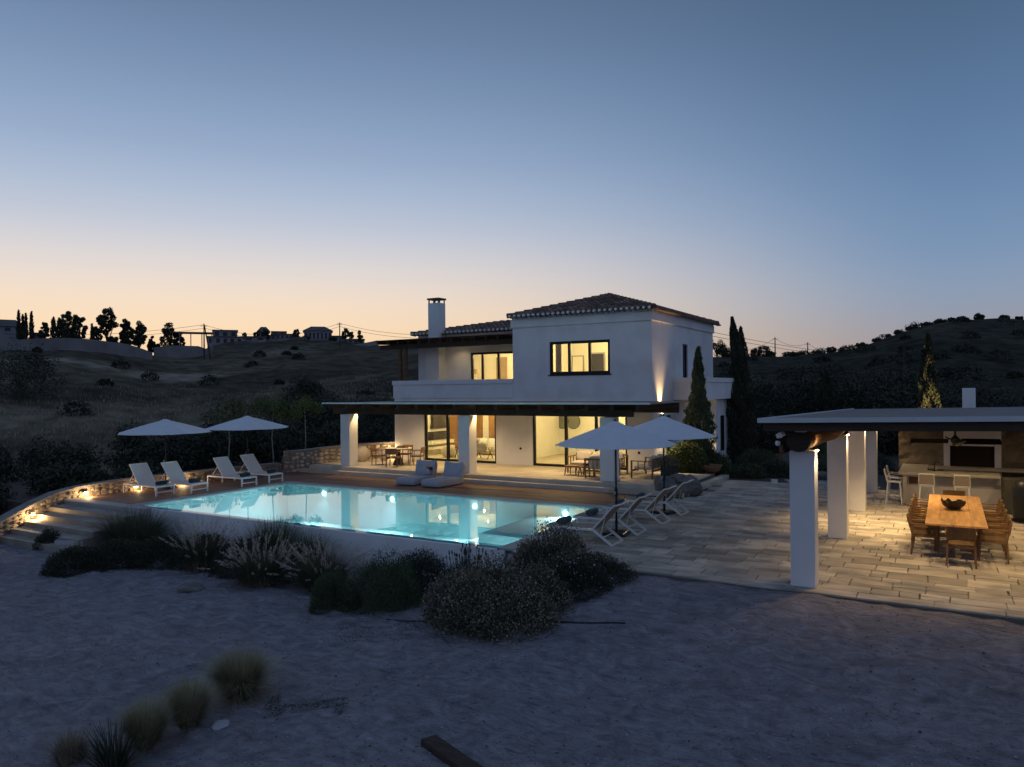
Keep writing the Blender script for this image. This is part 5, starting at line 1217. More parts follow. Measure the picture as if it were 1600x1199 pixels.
def blades(n, r0, L, spread, w, g, droop=.35, nseg=4):
    """numpy grass blades, strips of quads"""
    a = g.uniform(0, 2 * np.pi, n); rb = r0 * np.sqrt(g.uniform(0, 1, n)); base = np.stack([np.cos(a) * rb, np.sin(a) * rb, np.zeros(n)], 1)
    a2 = a + g.normal(0, .5, n); lean = np.clip(np.abs(g.normal(spread, spread * .45, n)), .03, 1.3); ln = L * g.uniform(.6, 1.1, n)
    D = np.stack([np.cos(a2), np.sin(a2)], 1); pts = []
    for i in range(nseg + 1):
        t = i / nseg; hor = ln * (t * np.sin(lean) * .7 + droop * t * t * np.sin(lean)); ver = ln * (t * np.cos(lean * .8) - droop * t * t * t * np.sin(lean) * .9)
        pts.append(base + np.concatenate([D * hor[:, None], ver[:, None]], 1))
    S = np.stack([-D[:, 1], D[:, 0], np.zeros(n)], 1) ; V = []
    for i, p in enumerate(pts):
        ww = w * (1 - .85 * (i / nseg)) ; V += [p - S * ww / 2, p + S * ww / 2]
    V = np.stack(V, 1); base_i = np.arange(n)[:, None] * (2 * (nseg + 1)); F = []
    for i in range(nseg): q = 2 * i; F.append(np.concatenate([base_i + q, base_i + q + 1, base_i + q + 3, base_i + q + 2], 1))
    return V.reshape(-1, 3), np.concatenate(F, 0), pts[-1], pts[-2]
def grass(name, label, cat, x, y, r0, L, n, seed, m, group=None, spread=.45, plumes=0, z=None, w=.010, droop=.35, plm=None, pL=.28):
    z = sand_z(x, y) - .02 if z is None else z
    t = thing(name, label, cat, (x, y, z), 0, group); g = rng_(seed)
    V, F, _, _ = blades(n, r0, L, spread, w, g, droop); np_mesh('blades', V, F, m, t)
    V, F, _, _ = blades(int(n * .35), r0 * 1.1, L * .6, spread * 1.7, w, g, droop); np_mesh('outer_blades', V, F, M['blade_dry'], t)
    if plumes:
        V, F, tip, pre = blades(plumes, r0 * .8, L * 1.02, spread * .9, .006, g, .25); np_mesh('stalks', V, F, M['blade_dry'], t)
        d = tip - pre; d /= np.linalg.norm(d, axis=1, keepdims=True); P = []; O = []
        for k in range(60):
            s = g.uniform(0, 1, len(tip)); rad = .022 * np.sin(np.pi * np.clip(s, .05, .98)) + .004; nv = g.normal(size=(len(tip), 3)); nv /= np.linalg.norm(nv, axis=1, keepdims=True)
            P.append(tip + d * (s * pL)[:, None] + nv * rad[:, None]); O.append(d * .7 + nv * .3)
        V, F = leaves(np.concatenate(P), .038, .26, g, np.concatenate(O), .8); np_mesh('plumes', V, F, plm or M['plume'], t)
    return t
GM = 'low dark mounds along the sand edge'
for i, (x, y, r_, h, l) in enumerate([(-19.3, 10.75, .72, .62, 'low dark rounded mound nearest the left end of the planting row'), (-18.7, 11.5, .78, .68, 'second low dark mound from the left, below the concrete block'), (-17.9, 12.2, .80, .72, 'low dark mound under the big grass clump'), (-16.9, 12.75, .85, .80, 'broad dark mound left of the first plumed grass')]):
    shrub('mound_shrub', l, 'shrub', x, y, r_, r_, h, 13000, .05, M['leaf_dark'], 20 + i, GM, .4)
shrub('mound_shrub', 'dark mound between the two plumed grasses', 'shrub', -15.1, 12.55, .75, .8, .85, 13000, .05, M['leaf_dark'], 31, GM, .4)
shrub('mound_shrub', 'small dark bush beside the garden steps, left of the block', 'shrub', -22.8, 11.9, .40, .38, .62, 4500, .05, M['leaf_dark'], 32, GM, .4)
grass('tall_grass', 'big dark clump of tall grass at the pool corner beside the steps', 'grass clump', -20.4, 13.0, .55, 1.32, 2600, 41, M['blade'], 'ornamental grasses in front of the pool', .62, w=.014)
grass('tall_grass', 'second dark grass clump, right against the left end of the pool wall', 'grass clump', -19.55, 12.7, .40, .95, 2000, 42, M['blade'], 'ornamental grasses in front of the pool', .60, w=.014)
grass('fountain_grass', 'fountain grass with pale plumes, leftmost of the plumed ones', 'grass clump', -16.3, 12.3, .35, 1.0, 1500, 43, M['blade'], 'ornamental grasses in front of the pool', .5, 90, w=.011)
grass('tall_grass', 'green upright grass clump close to the pool wall behind the plumed ones', 'grass clump', -15.2, 13.5, .35, 1.25, 1500, 44, M['leaf_green'], 'ornamental grasses in front of the pool', .4, w=.012)
grass('fountain_grass', 'fountain grass with pale plumes on the sand side, middle of the row', 'grass clump', -13.9, 12.0, .42, .92, 1800, 45, M['blade'], 'ornamental grasses in front of the pool', .6, 110, w=.011)
grass('tall_grass', 'green grass tuft between the middle and right plumed grasses', 'grass clump', -13.9, 13.4, .32, 1.05, 1300, 46, M['leaf_green'], 'ornamental grasses in front of the pool', .42, w=.012)
grass('fountain_grass', 'fountain grass with long arching plumes next to the green shrubs', 'grass clump', -12.3, 12.4, .38, .95, 1800, 47, M['blade'], 'ornamental grasses in front of the pool', .66, 100, w=.011)
shrub('mound_shrub', 'dark low bush under the arching plumed grass', 'shrub', -13.3, 12.3, .5, .5, .5, 5000, .045, M['leaf_dark'], 33, GM, .4)
GG = 'fine-leaved green shrubs in front of the pool wall'
shrub('green_shrub', 'smaller rounded green shrub, left one of the pair before the pool wall', 'shrub', -10.95, 11.35, .56, .56, .84, 24000, .042, M['leaf_green'], 51, GG, .28, lump=.12, updir=.6, lobes=4)
shrub('green_shrub', 'larger dark green shrub in front of the pool wall', 'shrub', -9.85, 11.75, .95, .85, 1.28, 34000, .045, M['leaf_green'], 52, GG, .28, lump=.14, updir=.6, lobes=5)
shrub('green_shrub', 'green shrub at the back right of the pair, touching the pool wall', 'shrub', -9.75, 12.7, .75, .65, 1.02, 20000, .045, M['leaf_dark'], 53, GG, .28, updir=.6)
shrub('lavender', 'dark lavender with thin upright flower spikes at the pool corner', 'lavender', -8.75, 12.95, .50, .42, .70, 7000, .04, M['leaf_dark'], 54, None, .25, spikes=46, updir=.8)
GF = 'big flowering shrubs at the paving corner'
shrub('flowering_shrub', 'largest flowering shrub, nearest the camera on the sand', 'shrub', -6.95, 11.2, 1.36, 1.05, 1.15, 40000, .054, M['leaf_sage'], 61, GF, .5, flowers=9000, fsize=.034, lump=.26, lobes=7)
shrub('flowering_shrub', 'flowering shrub behind the largest one, beside the first lounger', 'shrub', -6.75, 13.1, 1.05, .85, 1.38, 32000, .052, M['leaf_sage'], 62, GF, .5, flowers=4200, fsize=.030, lump=.26, z=-.45, lobes=6)
shrub('mound_shrub', 'low dark brown mound spilling over the corner of the paving', 'shrub', -5.95, 13.35, .80, .62, .62, 18000, .036, M['leaf_olive'], 63, GM, .4, z=-.25)
shrub('white_flowered_shrub', 'dark bush dotted with tiny white flowers between the two flowering shrubs', 'shrub', -5.95, 12.55, .60, .5, .66, 14000, .036, M['leaf_dark'], 64, None, .4, flowers=130, fm=M['flowerwhite'], fsize=.026)
# foreground tufts
FT = 'dry grass tufts in the foreground sand'
grass('dry_tuft', 'largest pale-topped dry grass tuft in the foreground', 'grass clump', -8.75, 7.15, .12, .74, 6000, 71, M['tuft'], FT, .46, w=.006, droop=.5)
grass('dry_tuft', 'slim dry grass tuft between the largest one and the spiky plant', 'grass clump', -8.5, 6.15, .08, .64, 3800, 72, M['tuft'], FT, .36, w=.006, droop=.45)
grass('dry_tuft', 'fluffy dry grass tuft just behind the spiky plant', 'grass clump', -8.5, 5.55, .08, .62, 3600, 73, M['tuft'], FT, .38, w=.006, droop=.45)
grass('spiky_plant', 'dark spiky rosette of stiff leaves at the bottom left', 'plant', -8.35, 5.05, .10, .60, 150, 74, M['leaf_dark'], None, .75, w=.028, droop=.1)
grass('dry_tuft', 'small dry tuft at the bottom left corner of the sand', 'grass clump', -9.05, 4.95, .12, .42, 600, 75, M['blade_dry'], FT, .45, w=.008)
grass('dry_tuft', 'low dark weedy tuft left of the open sand at the picture edge', 'grass clump', -21.4, 9.3, .3, .7, 900, 76, M['blade'], FT, .6, w=.012)
def cover(label, x, y, rx, ry, n, seed, m):
    g = rng_(seed); a = g.uniform(0, 6.28, n); q = np.sqrt(g.uniform(0, 1, n)); X = x + np.cos(a) * q * rx; Y = y + np.sin(a) * q * ry + .25 * np.sin(X * 5)
    Z = np.array([sand_z(a_, b_) for a_, b_ in zip(X, Y)]) + g.uniform(.0, .06, n) * (1 - q); V, F = leaves(np.stack([X, Y, Z], 1), .022, .5, g); o = np_mesh('ground_cover', V, F, m); tag(o, label, 'ground cover', kind='stuff')
cover('thin patch of creeping plants on the sand below the green shrubs', -8.9, 10.2, 1.0, .6, 1500, 81, M['leaf_olive'])
cover('dark scrappy patch of creeping plants right of the largest dry tuft', -7.6, 7.25, .75, .22, 1500, 82, M['leaf_olive'])
cover('sparse low weeds on the right part of the foreground sand', -1.2, 6.6, .8, .3, 160, 83, M['leaf_dark'])

# ------------------------------------------------------------------ trees
def crown_clumps(g, n, rx, rz, cz, nc, csize):
    u = g.normal(size=(nc, 3)); u /= np.linalg.norm(u, axis=1, keepdims=True); q = g.uniform(.35, 1, nc) ** .6
    C = u * q[:, None] * np.array([rx, rx, rz]); C[:, 2] += cz
    idx = g.integers(0, nc, n); v = g.normal(size=(n, 3)); v /= np.linalg.norm(v, axis=1, keepdims=True)
    rad = csize * g.uniform(.2, 1.0, n) ** .5 * g.uniform(.7, 1.2, nc)[idx]
    return C[idx] + v * rad[:, None], C
def tree(name, label, cat, x, y, z, h, cr, seed, m, group=None, n=2600, leaf=.16, trunk=.10, base=.30, nc=18, cs=.38, barkm=None, squash=1.0, aspect=.5):
    t = thing(name, label, cat, (x, y, z), 0, group); g = rng_(seed)
    ch_ = h * (1 - base); P, C = crown_clumps(g, n, cr, ch_ * .5 * squash, h * base + ch_ * .5, nc, cr * cs); P[:, 2] = np.maximum(P[:, 2], .05); V, F = leaves(P, leaf, aspect, g); np_mesh('crown', V, F, m, t)
    mb = MB(); rr = random.Random(seed); lean = rr.uniform(-.06, .06) * h; top = (lean, rr.uniform(-.05, .05) * h, h * .72)
    mb.tube([(0, 0, -.6), (lean * .2, 0, h * .2), (lean * .6, top[1] * .5, h * .45), top], [trunk, trunk * .8, trunk * .6, trunk * .25], 7)
    for c in C[::2]:
        s = rr.uniform(.25, .55); mb.tube([(top[0] * s, top[1] * s, h * .72 * s), tuple((Vector((top[0] * s, top[1] * s, h * .72 * s)) * .45 + Vector(c) * .55) + Vector((0, 0, -.04 * h)))if False else tuple(Vector((top[0] * s, top[1] * s, h * .72 * s)).lerp(Vector(c), .55) + Vector((0, 0, -.03 * h))), tuple(c)], [trunk * .4, trunk * .25, trunk * .08], 5, False)
    mb.build('trunk', barkm or M['bark'], t, world=False)
    return t
def cypress(name, label, x, y, z, h, r_, seed, m=None, group=None, n=9000, leaf=.16, bend=0, cat='cypress', slim=False):
    t = thing(name, label, cat, (x, y, z), 0, group); g = rng_(seed)
    s = g.uniform(0, 1, n) ** .85; a = g.uniform(0, 6.28, n)
    prof = np.clip(np.interp(s, [0, .06, .25, .55, .8, .93, 1], [.45, .85, 1, .92, .60, .32, .05]), 0, 2)
    if slim: prof = np.interp(s, [0, .06, .3, .48, .60, .78, .93, 1], [.6, .9, 1, .86, .50, .34, .22, .05])
    wob = 1 + .26 * np.sin(s * 27 + 3 * np.sin(a * 2 + seed)) + .16 * np.sin(a * 5 + s * 40 + seed)
    rad = r_ * prof * wob * g.uniform(.45, 1.0, n) ** .35
    P = np.stack([np.cos(a) * rad - bend * s ** 3, np.sin(a) * rad, s * h + .1], 1); o_ = np.stack([np.cos(a) * .35, np.sin(a) * .35, np.full(n, 1.)], 1)
    V, F = leaves(P, leaf, .28, g, o_, .72); np_mesh('crown', V, F, m or M['leaf_dark'], t)
    MB().tube([(0, 0, -.3), (0, 0, h * .5), (-bend * .6, 0, h * .93)], [r_ * .22, r_ * .12, .02], 7).build('trunk', M['bark'], t, world=False)
    return t
cypress('cypress_tree', 'cypress standing against the side of the villa, its top beside the upper windows', -8.74, 29.9, .0, 5.05, .56, 91, M['leaf_green'], n=22000, leaf=.13, slim=True, group='cypresses near the villa')
cypress('cypress_tree', 'tallest cypress with a bent tip, right of the villa', -8.35, 35.3, -.1, 6.85, .64, 92, n=22000, leaf=.14, bend=.34, slim=True, group='cypresses near the villa')
cypress('cypress_tree', 'slimmer cypress just behind the bent-tipped one', -9.75, 41.5, -.2, 6.95, .46, 93, n=12000, leaf=.17, group='cypresses near the villa')
cypress('cypress_tree', 'dim broad cypress among the dark trees left of the pavilion roof', -5.6, 43, -.4, 4.6, .52, 94, n=12000, leaf=.17, group='cypresses near the villa')
cypress('cypress_tree', 'cypress behind the pavilion roof, its lower half lit warm', -.65, 33.5, -.1, 5.6, .36, 95, M['leaf_dark'], n=9000, leaf=.15, group='cypresses near the villa')
ul = thing('garden_uplight', 'garden spotlight hidden behind the pavilion, lighting the cypress', 'garden light', (-.4, 32.3, .0)); MB().lathe([(.08, 0), (.08, .12), (.06, .14)], (0, 0, 0), 12).build('light_body', M['pole'], ul, world=False); MB().lathe([(.055, 0), (.01, .004)], (0, 0, .141), 12).build('bulb', M['warmbulb'], ul, world=False)
slight((-.4, 32.3, .2), (-.65, 33.5, 2.6), 1900, 58, 1, (1, .66, .26), parent=ul)
ul = thing('garden_uplight', 'garden spotlight lighting the annex wall behind the first cypress', 'garden light', (-9.0, 32.72, .0)); MB().lathe([(.07, 0), (.07, .12), (.05, .14)], (0, 0, 0), 12).build('light_body', M['pole'], ul, world=False); MB().lathe([(.05, 0), (.01, .004)], (0, 0, .141), 12).build('bulb', M['warmbulb'], ul, world=False)
slight((-9.0, 32.72, .2), (-9.0, 33.0, 2.2), 60, 70, 1, (1, .72, .36), parent=ul)
# bush at the house corner, lit by the sconce
shrub('corner_bush', 'leafy green bush lit warm at the corner of the villa', 'bush', -8.95, 28.95, .80, .75, 1.15, 16000, .075, M['leaf_lit'], 101, None, .55, z=.25, lump=.22, flowers=260, fm=M['flower'], fsize=.06)
shrub('corner_bush', 'darker leafy bush right of the lit one, in front of the cypress', 'bush', -8.1, 29.9, .65, .6, .95, 11000, .075, M['leaf_green'], 102, None, .55, z=.0, lump=.22)
shrub('potted_plant', 'small red-leaved plant in the dark planter behind the boulders', 'plant', -8.75, 26.2, .34, .34, .34, 1800, .07, M['flower'], 103, None, .5, z=.76)
GB = 'clipped bushes along the garden path'
for i, (x, y, r_, h, l) in enumerate([(-6.9, 30.4, .75, .55, 'low rounded bush right of the terracotta pot'), (-6.0, 31.6, 1.0, .60, 'wide low bush behind the paving, left of the lawn strip'), (-4.6, 32.6, 1.1, .62, 'wide low bush behind the paving, next to the grey stone'), (-3.3, 31.0, .85, .7, 'dark bush just left of the first pavilion column'), (-4.9, 35.5, 1.2, 1.1, 'taller bush behind the low ones'), (-2.9, 34.5, 1.1, .9, 'dim bush seen between the pavilion columns'), (-7.0, 33.0, 1.0, 1.0, 'dark bush at the foot of the bent-tipped cypress')]):
    shrub('garden_bush', l, 'bush', x, y, r_, r_, h, 6000, .07, [M['leaf_green'], M['leaf_olive']][i % 2], 110 + i, GB, .45, z=-.03)
rock('boulder', 'smooth pale stone at the bend of the garden path', 'boulder', (-4.35, 30.6, 0), (.75, .35, .22), 6.6, M['boulder'], rough=.12)
# olive wood on the right
GO = 'olive trees on the slope right of the villa'
ol_k = 1.32
ol = [(-9.6, 50, 5.2, 2.6, 'olive tree just right of the cypress pair'), (-6.9, 54, 5.0, 2.8, 'broad olive tree behind the dim cypress'), (-4.0, 52, 4.8, 2.6, 'olive tree above the left corner of the pavilion roof'), (-1.6, 57, 5.2, 2.7, 'olive tree left of the lit cypress'), (1.2, 55, 4.8, 2.8, 'olive tree right of the lit cypress'), (4.6, 60, 5.0, 3.0, 'olive tree right of the pavilion chimney'), (-12.2, 58, 6.2, 2.8, 'tall olive tree against the villa annex'), (-8.5, 66, 5.8, 3.0, 'olive tree further up the slope, left'), (-4.4, 68, 5.5, 3.0, 'olive tree further up the slope, middle'), (.6, 72, 5.0, 3.2, 'olive tree further up the slope, right'), (-6.0, 45, 4.4, 2.2, 'low olive tree nearest the paving'), (-2.2, 44, 4.0, 2.2, 'low olive tree behind the pavilion columns'), (1.5, 42, 3.6, 2.1, 'low olive tree behind the kitchen wall'), (4.8, 44, 3.9, 2.3, 'low olive tree at the right edge behind the pavilion')]
for i, (x, y, h, r_, l) in enumerate(ol): tree('olive_tree', l, 'olive tree', x, y, hill_z(x, y) + (.8 if y < 50 else 0), h * (1.3 if y > 43 and x < 3 else 1.0), r_ * 1.1, 130 + i, [M['leaf_far'], M['leaf_dark'], M['leaf_far'], M['leaf_dark']][i % 4], GO, 7500, .20, .16, .12, 30, .42)
# left side, beyond the low wall
GL = 'dark trees and bushes beyond the low wall'
lt = [(-33.5, 22.5, 3.6, 2.2, 'dark tree behind the left parasol, left one', 0), (-32.8, 25.5, 3.9, 2.3, 'dark tree behind the left parasol, middle one', 0), (-31.5, 28.0, 3.6, 2.0, 'dark tree between the two left parasols', 0), (-37.5, 20.0, 2.5, 1.9, 'dim bushy tree with drooping leaves left of the parasols', 1), (-39, 17.0, 2.4, 2.0, 'dark hedge-like tree at the left edge of the garden', 0), (-36.5, 14.0, 2.2, 2.0, 'dark hedge-like tree at the very left of the picture', 0), (-30.5, 16.8, 1.5, 1.5, 'low dark bush right behind the low wall near the steps', 0), (-29.6, 19.4, 1.5, 1.3, 'low dark bush behind the loungers', 0), (-29.3, 30.2, 3.1, 1.7, 'bushy tree right of the right deck parasol', 0), (-27.4, 31.0, 2.6, 1.3, 'conical dark bush left of the tall stone wall', 0), (-30, 33, 3.6, 2.0, 'dark tree behind the tall stone wall', 0), (-26.5, 36, 3.2, 2.0, 'dark tree seen under the pergola behind the vases', 0), (-31.0, 13.2, 1.3, 1.4, 'low dark bush outside the wall beside the steps', 0), (-35.5, 27, 3.0, 2.0, 'dark tree behind the first lounger pair', 0)]
for i, (x, y, h, r_, l, k) in enumerate(lt): tree('dark_tree', l, 'tree', x, y, max(-1.2, hill_z(x, y)) + .25, h * .72 + .35, r_ * .85, 160 + i, [M['leaf_dark'], M['leaf_olive']][k], GL, 6500, .17, .12, .05, 30, .42)
for i, (x, y, h, l) in enumerate([(-28.0, 22.4, 3.1, 'slender pale-trunked young tree left of the right deck parasol pole'), (-27.3, 24.4, 3.2, 'slender pale-trunked young tree right of the right deck parasol pole'), (-26.4, 25.5, 3.1, 'slender pale-trunked young tree nearest the tall stone wall')]):
    t = thing('young_tree', l, 'tree', (x, y, -.1), 0, 'slender young trees by the low wall'); g = rng_(180 + i); cv = (.10, -.12, .05)[i]
    MB().tube([(0, 0, -.2), (cv * .3, 0, .7), (cv, 0, 1.5), (cv * .4, 0, 2.2), (0, 0, 2.9)], [.032, .03, .026, .02, .012], 7).build('trunk', M['palebark'], t, world=False, smooth=True)
    P, C = crown_clumps(g, 2200, .95, .42, h - .25, 16, .34); V, F = leaves(P, .10, .5, g); np_mesh('crown', V, F, M['leaf_lit' if i else 'leaf_green'], t)
# mid-slope trees and bushes on the left hill
def polar(az, d): return d * math.sin(R(az)), d * math.cos(R(az))
GH = 'scattered trees on the dry left slope'
for i, (az, d, h, r_, l) in enumerate([(-46.8, 78, 4.4, 3.0, 'dark spreading tree on the slope, left of the villa pergola'), (-44.8, 80, 4.6, 3.2, 'dark spreading tree on the slope, nearest the villa'), (-47.6, 66, 3.6, 2.4, 'dark tree lower on the slope left of the villa'), (-45.8, 96, 3.4, 2.6, 'dark bushy tree a little higher on the slope'), (-63.9, 105, 5.6, 4.6, 'large dark round tree at the left edge of the hillside'), (-49.2, 60, 2.6, 2.0, 'green bush above the right deck parasol'), (-51.0, 62, 2.2, 1.6, 'fresh green bush between the two left parasols'), (-43.0, 70, 3.0, 2.2, 'dark bush left of the villa balcony'), (-40.6, 86, 3.2, 2.4, 'dark bush right beside the upper terrace posts')]):
    x, y = polar(az, d); tree('slope_tree', l, 'tree', x, y, hill_z(x, y), h, r_, 200 + i, M['leaf_lit'] if 'fresh' in l else (M['leaf_green'] if 'green bush' in l else M['leaf_dark']), GH, 5000, .26, .2, .14, 26, .42)
# pale dry grass on the slope (uncountable)
def drygrass(name, label, pts, n, seed, L, m, spread=2.4):
    g = rng_(seed); Vs = []; Fs = []; off = 0
    cx = g.choice(len(pts), n); pa = np.array(pts)[cx]
    az = pa[:, 0] + g.normal(0, pa[:, 2], n); d = pa[:, 1] + g.normal(0, pa[:, 3], n)
    X = d * np.sin(np.radians(az)); Y = d * np.cos(np.radians(az)); Z = np.array([hill_z(a, b) for a, b in zip(X, Y)])
    P = np.stack([X, Y, Z + L * .4], 1); V, F = leaves(P, L, .10, g, None, 0, 2.2); o = np_mesh(name, V, F, m); tag(o, label, 'dry grass', kind='stuff')
drygrass('dry_grass', 'pale dry grass on the slope between the right deck parasol and the villa', [(-47, 56, 1.5, 5), (-44, 60, 1.3, 4), (-48.5, 68, 1.0, 6)], 14000, 300, .55, M['plume'])
drygrass('dry_grass', 'pale dry grass on the left slope above the dark hedge', [(-62, 62, 2.0, 5), (-58.5, 66, 1.6, 6), (-50.5, 92, 3.5, 8), (-60, 95, 5, 12), (-44, 100, 4, 12)], 26000, 301, .5, M['blade_dry'])
# skyline trees
def sky_tree(kind, label, az, d, h, r_, seed, grp, nc=34, n=1500, base=.2):
    x, y = polar(az, d); z = hill_z(x, y) - .3
    if kind == 'c': cypress('cypress_tree', label, x, y, z, h, r_, seed, group=grp, n=900, leaf=.7)
    else: tree('ridge_tree', label, 'tree', x, y, z, h, r_, seed, M['leaf_dark'], grp, n, .34, .22, base, nc, .34)
GS = 'trees on the left skyline'
# (kind, image x in the photograph, top y, half width px, base fraction, label)
LT = [('c', 29.5, 487, 2.5, 0, 'leftmost thin cypress on the left ridge'), ('c', 36, 494, 2.2, 0, 'second thin cypress on the left ridge'), ('c', 41, 492, 2.2, 0, 'third thin cypress on the left ridge'), ('c', 49.5, 489, 2.8, 0, 'fourth cypress on the left ridge, standing apart'),
      ('t', 69, 503, 7, .1, 'small round tree right of the ridge cypresses'), ('c', 84, 498, 4.5, 0, 'left one of the two stout dark columns on the left ridge'), ('c', 93, 499, 4.5, 0, 'right one of the two stout dark columns on the left ridge'),
      ('t', 107, 487, 11, .12, 'tall broad tree in the middle of the left ridge'), ('t', 124, 489, 10, .1, 'broad tree leaning right on the left ridge'), ('c', 144, 508, 2, 0, 'short thin cypress before the left hedge'),
      ('t', 153, 511, 8, .0, 'bushy tree at the left end of the ridge hedge'), ('t', 168, 483, 13, .42, 'tall open tree standing out highest on the left ridge'), ('t', 178, 519, 10, .0, 'bushy tree in the ridge hedge'), ('t', 194, 518, 8, .0, 'bushy tree at the right end of the ridge hedge'),
      ('t', 198, 499, 10, .25, 'loose airy tree right of the hedge'), ('t', 217, 504, 11, .25, 'loose airy tree where the left ridge drops'), ('t', 237, 526, 6, .1, 'small tree alone in the dip of the ridge'), ('t', 266, 506, 14, .15, 'wide tree left of the ridge pergola'), ('t', 246, 536, 4, 0, 'small dark bush in the dip'),
      ('t', 281, 519, 7, .1, 'tree beside the ridge pergola posts')]
def px_az(px): return math.degrees(math.atan((px - 800 - (530 - 600) * .01) / 1160.)) - 30.379
def px_dz(px, py, d):
    az = px_az(px); D = d * math.cos(R(az + 30.379)); return 3.6 - (py + (px - 800) * .01 - 608) * D / 1160., D
def ridge_item(px, top, hw, dd=-4):
    az = px_az(px); Rr, zr = ridge(az); d = Rr + dd; zt, D = px_dz(px, top, d); x, y = polar(az, d); return az, d, max(1.2, zt - hill_z(x, y) + .3), hw * D / 1160
for i, (k, px, top, hw, base, l) in enumerate(LT):
    az, d, h, r_ = ridge_item(px, top, hw); sky_tree(k, l, az, d, h, r_, 400 + i, GS, n=6500, base=base)
HT = [(382, 519, 4, 'small tree between the terraced villa and the long grey house'), (401, 516, 5, 'round tree above the white annex on the far ridge'), (415, 514, 6, 'tallest tree on the skyline above the long grey house'), (463, 514, 5, 'leaning tree left of the hipped villa'), (478, 527, 6, 'dark bush in front of the left half of the hipped villa'), (540, 513, 6, 'open tree beside the middle power pole'), (549, 518, 4, 'small tree right of the middle power pole'), (563, 516, 4, 'lone narrow tree on the falling end of the far ridge'), (520, 528, 6, 'dark bush in front of the right half of the hipped villa')]
for i, (px, top, hw, l) in enumerate(HT):
    az, d, h, r_ = ridge_item(px, top, hw, -18); sky_tree('t', l, az, d, min(h, 5.0), r_, 480 + i, GS, n=2200, base=.1)
GR = 'trees on the right skyline'
RT = [(1120, 530, 14, 'dark round tree just right of the villa roof'), (1136, 546, 10, 'dark bushy tree behind the two cypresses'), (1180, 545, 8, 'small tree right of the cypress pair'), (1193, 538, 8, 'tree with an uneven top left of the power poles'), (1205, 550, 8, 'low bushy tree beside the first power pole'), (1233, 551, 10, 'low round tree between the two power poles'), (1250, 552, 9, 'low tree right beside the second power pole'), (1278, 550, 9, 'low round tree right of the second power pole'), (1299, 543, 7, 'round tree where the right ridge starts to climb'), (1315, 546, 3, 'tiny tree on the rising right ridge'), (1347, 537, 8, 'flat-topped tree low on the right ridge'), (1370, 532, 7, 'round tree a third of the way up the right ridge'), (1388, 526, 4, 'pointed small tree on the right ridge'), (1405, 518, 7, 'round tree half way up the right ridge'), (1425, 518, 9, 'dense bush left of the pointed tree on the right ridge'), (1431, 507, 4, 'pointed tree sticking up on the right ridge'), (1449, 508, 9, 'flat tree near the top of the right ridge'), (1470, 501, 9, 'low tree just before the right summit'), (1488, 497, 6, 'small round tree just left of the right summit'), (1502, 495, 6, 'round tree at the left of the right summit'), (1530, 491, 8, 'largest tree on the right summit'), (1569, 493, 7, 'tree on the right summit past the largest one'), (1592, 496, 5, 'small tree at the picture edge on the right summit')]
for i, (px, top, hw, l) in enumerate(RT):
    az, d, h, r_ = ridge_item(px, top, hw); sky_tree('t', l, az, d, h, r_, 440 + i, GR, n=2600, base=.0)
# bushes dotting the right slope
g = random.Random(6)
sb = None
mbv = []
for i in range(75):
    az = g.uniform(-15, 5); d = g.uniform(80, 250); x, y = polar(az, d); r_ = g.uniform(1.0, 2.6)
    mbv.append((x, y, hill_z(x, y), r_))
gg = rng_(500); Vs = []; Fs = []; off = 0
for (x, y, z, r_) in mbv + [(*polar(a, d), hill_z(*polar(a, d)), q) for a, d, q in [(g.uniform(-64, -38), g.uniform(85, 190), g.uniform(.8, 1.8)) for _ in range(16)]]:
    P, u = dome_points(300, r_, r_ * .8, r_ * .9, gg, .3); V, F = leaves(P + np.array([x, y, z]), .42, .5, gg, u, .4); Vs.append(V); Fs.append(F + off); off += len(V)
o = np_mesh('hillside_scrub', np.concatenate(Vs), np.concatenate(Fs), M['leaf_far']); tag(o, 'scattered scrub dotting both hillsides', 'scrub', kind='stuff')

# ================================================================== FAR HOUSES, WALLS, POLES
def far_house(label, px, base_py, wpx, hpx, d, roof='flat', nwin=4, depth=8, rot=0, m='farwall'):
    az = px_az(px); zb_, D = px_dz(px, base_py, d); x, y = polar(az, d); w = wpx * D / 1160; h = hpx * D / 1160
    t = thing('hill_house', label, 'house', (x, y, zb_), R(-az + rot), 'houses on the far left ridge')
    MB().box(-w / 2, 0, -2.5, w / 2, depth, h).build('wall', M[m], t, world=False)
    if roof == 'hip': MB().add([(-w / 2 - .4, -.4, h), (w / 2 + .4, -.4, h), (w / 2 + .4, depth + .4, h), (-w / 2 - .4, depth + .4, h), (-w / 4, depth / 2, h + 1.7), (w / 4, depth / 2, h + 1.7)], [(0, 1, 5, 4), (1, 2, 5), (2, 3, 4, 5), (3, 0, 4), (3, 2, 1, 0)]).build('roof', M['farroof'], t, world=False)
    else: MB().box(-w / 2 - .2, -.3, h, w / 2 + .2, depth, h + .25).build('roof', M['farroof'], t, world=False)
    for i in range(nwin):
        cx = -w / 2 + w * (i + .5) / nwin; ww = w / nwin * .5; MB().box(cx - ww / 2, -.05, h * .25, cx + ww / 2, .1, h * .8).build('window', M['farwin'], t, world=False)
    return t
far_house('grey terraced villa at the left of the far ridge group', 352, 528, 36, 11, 232, 'flat', 3)
far_house('lower wing of the terraced villa on the far ridge', 352, 539, 52, 12, 222, 'flat', 5)
far_house('low white annex right of the terraced villa', 398, 533, 34, 6, 226, 'flat', 2)
far_house('long low grey house in the middle of the far ridge', 445, 530, 40, 7, 238, 'flat', 6)
far_house('pale flat-roofed house left of the large hipped villa', 436, 524, 22, 5, 243, 'flat', 2)
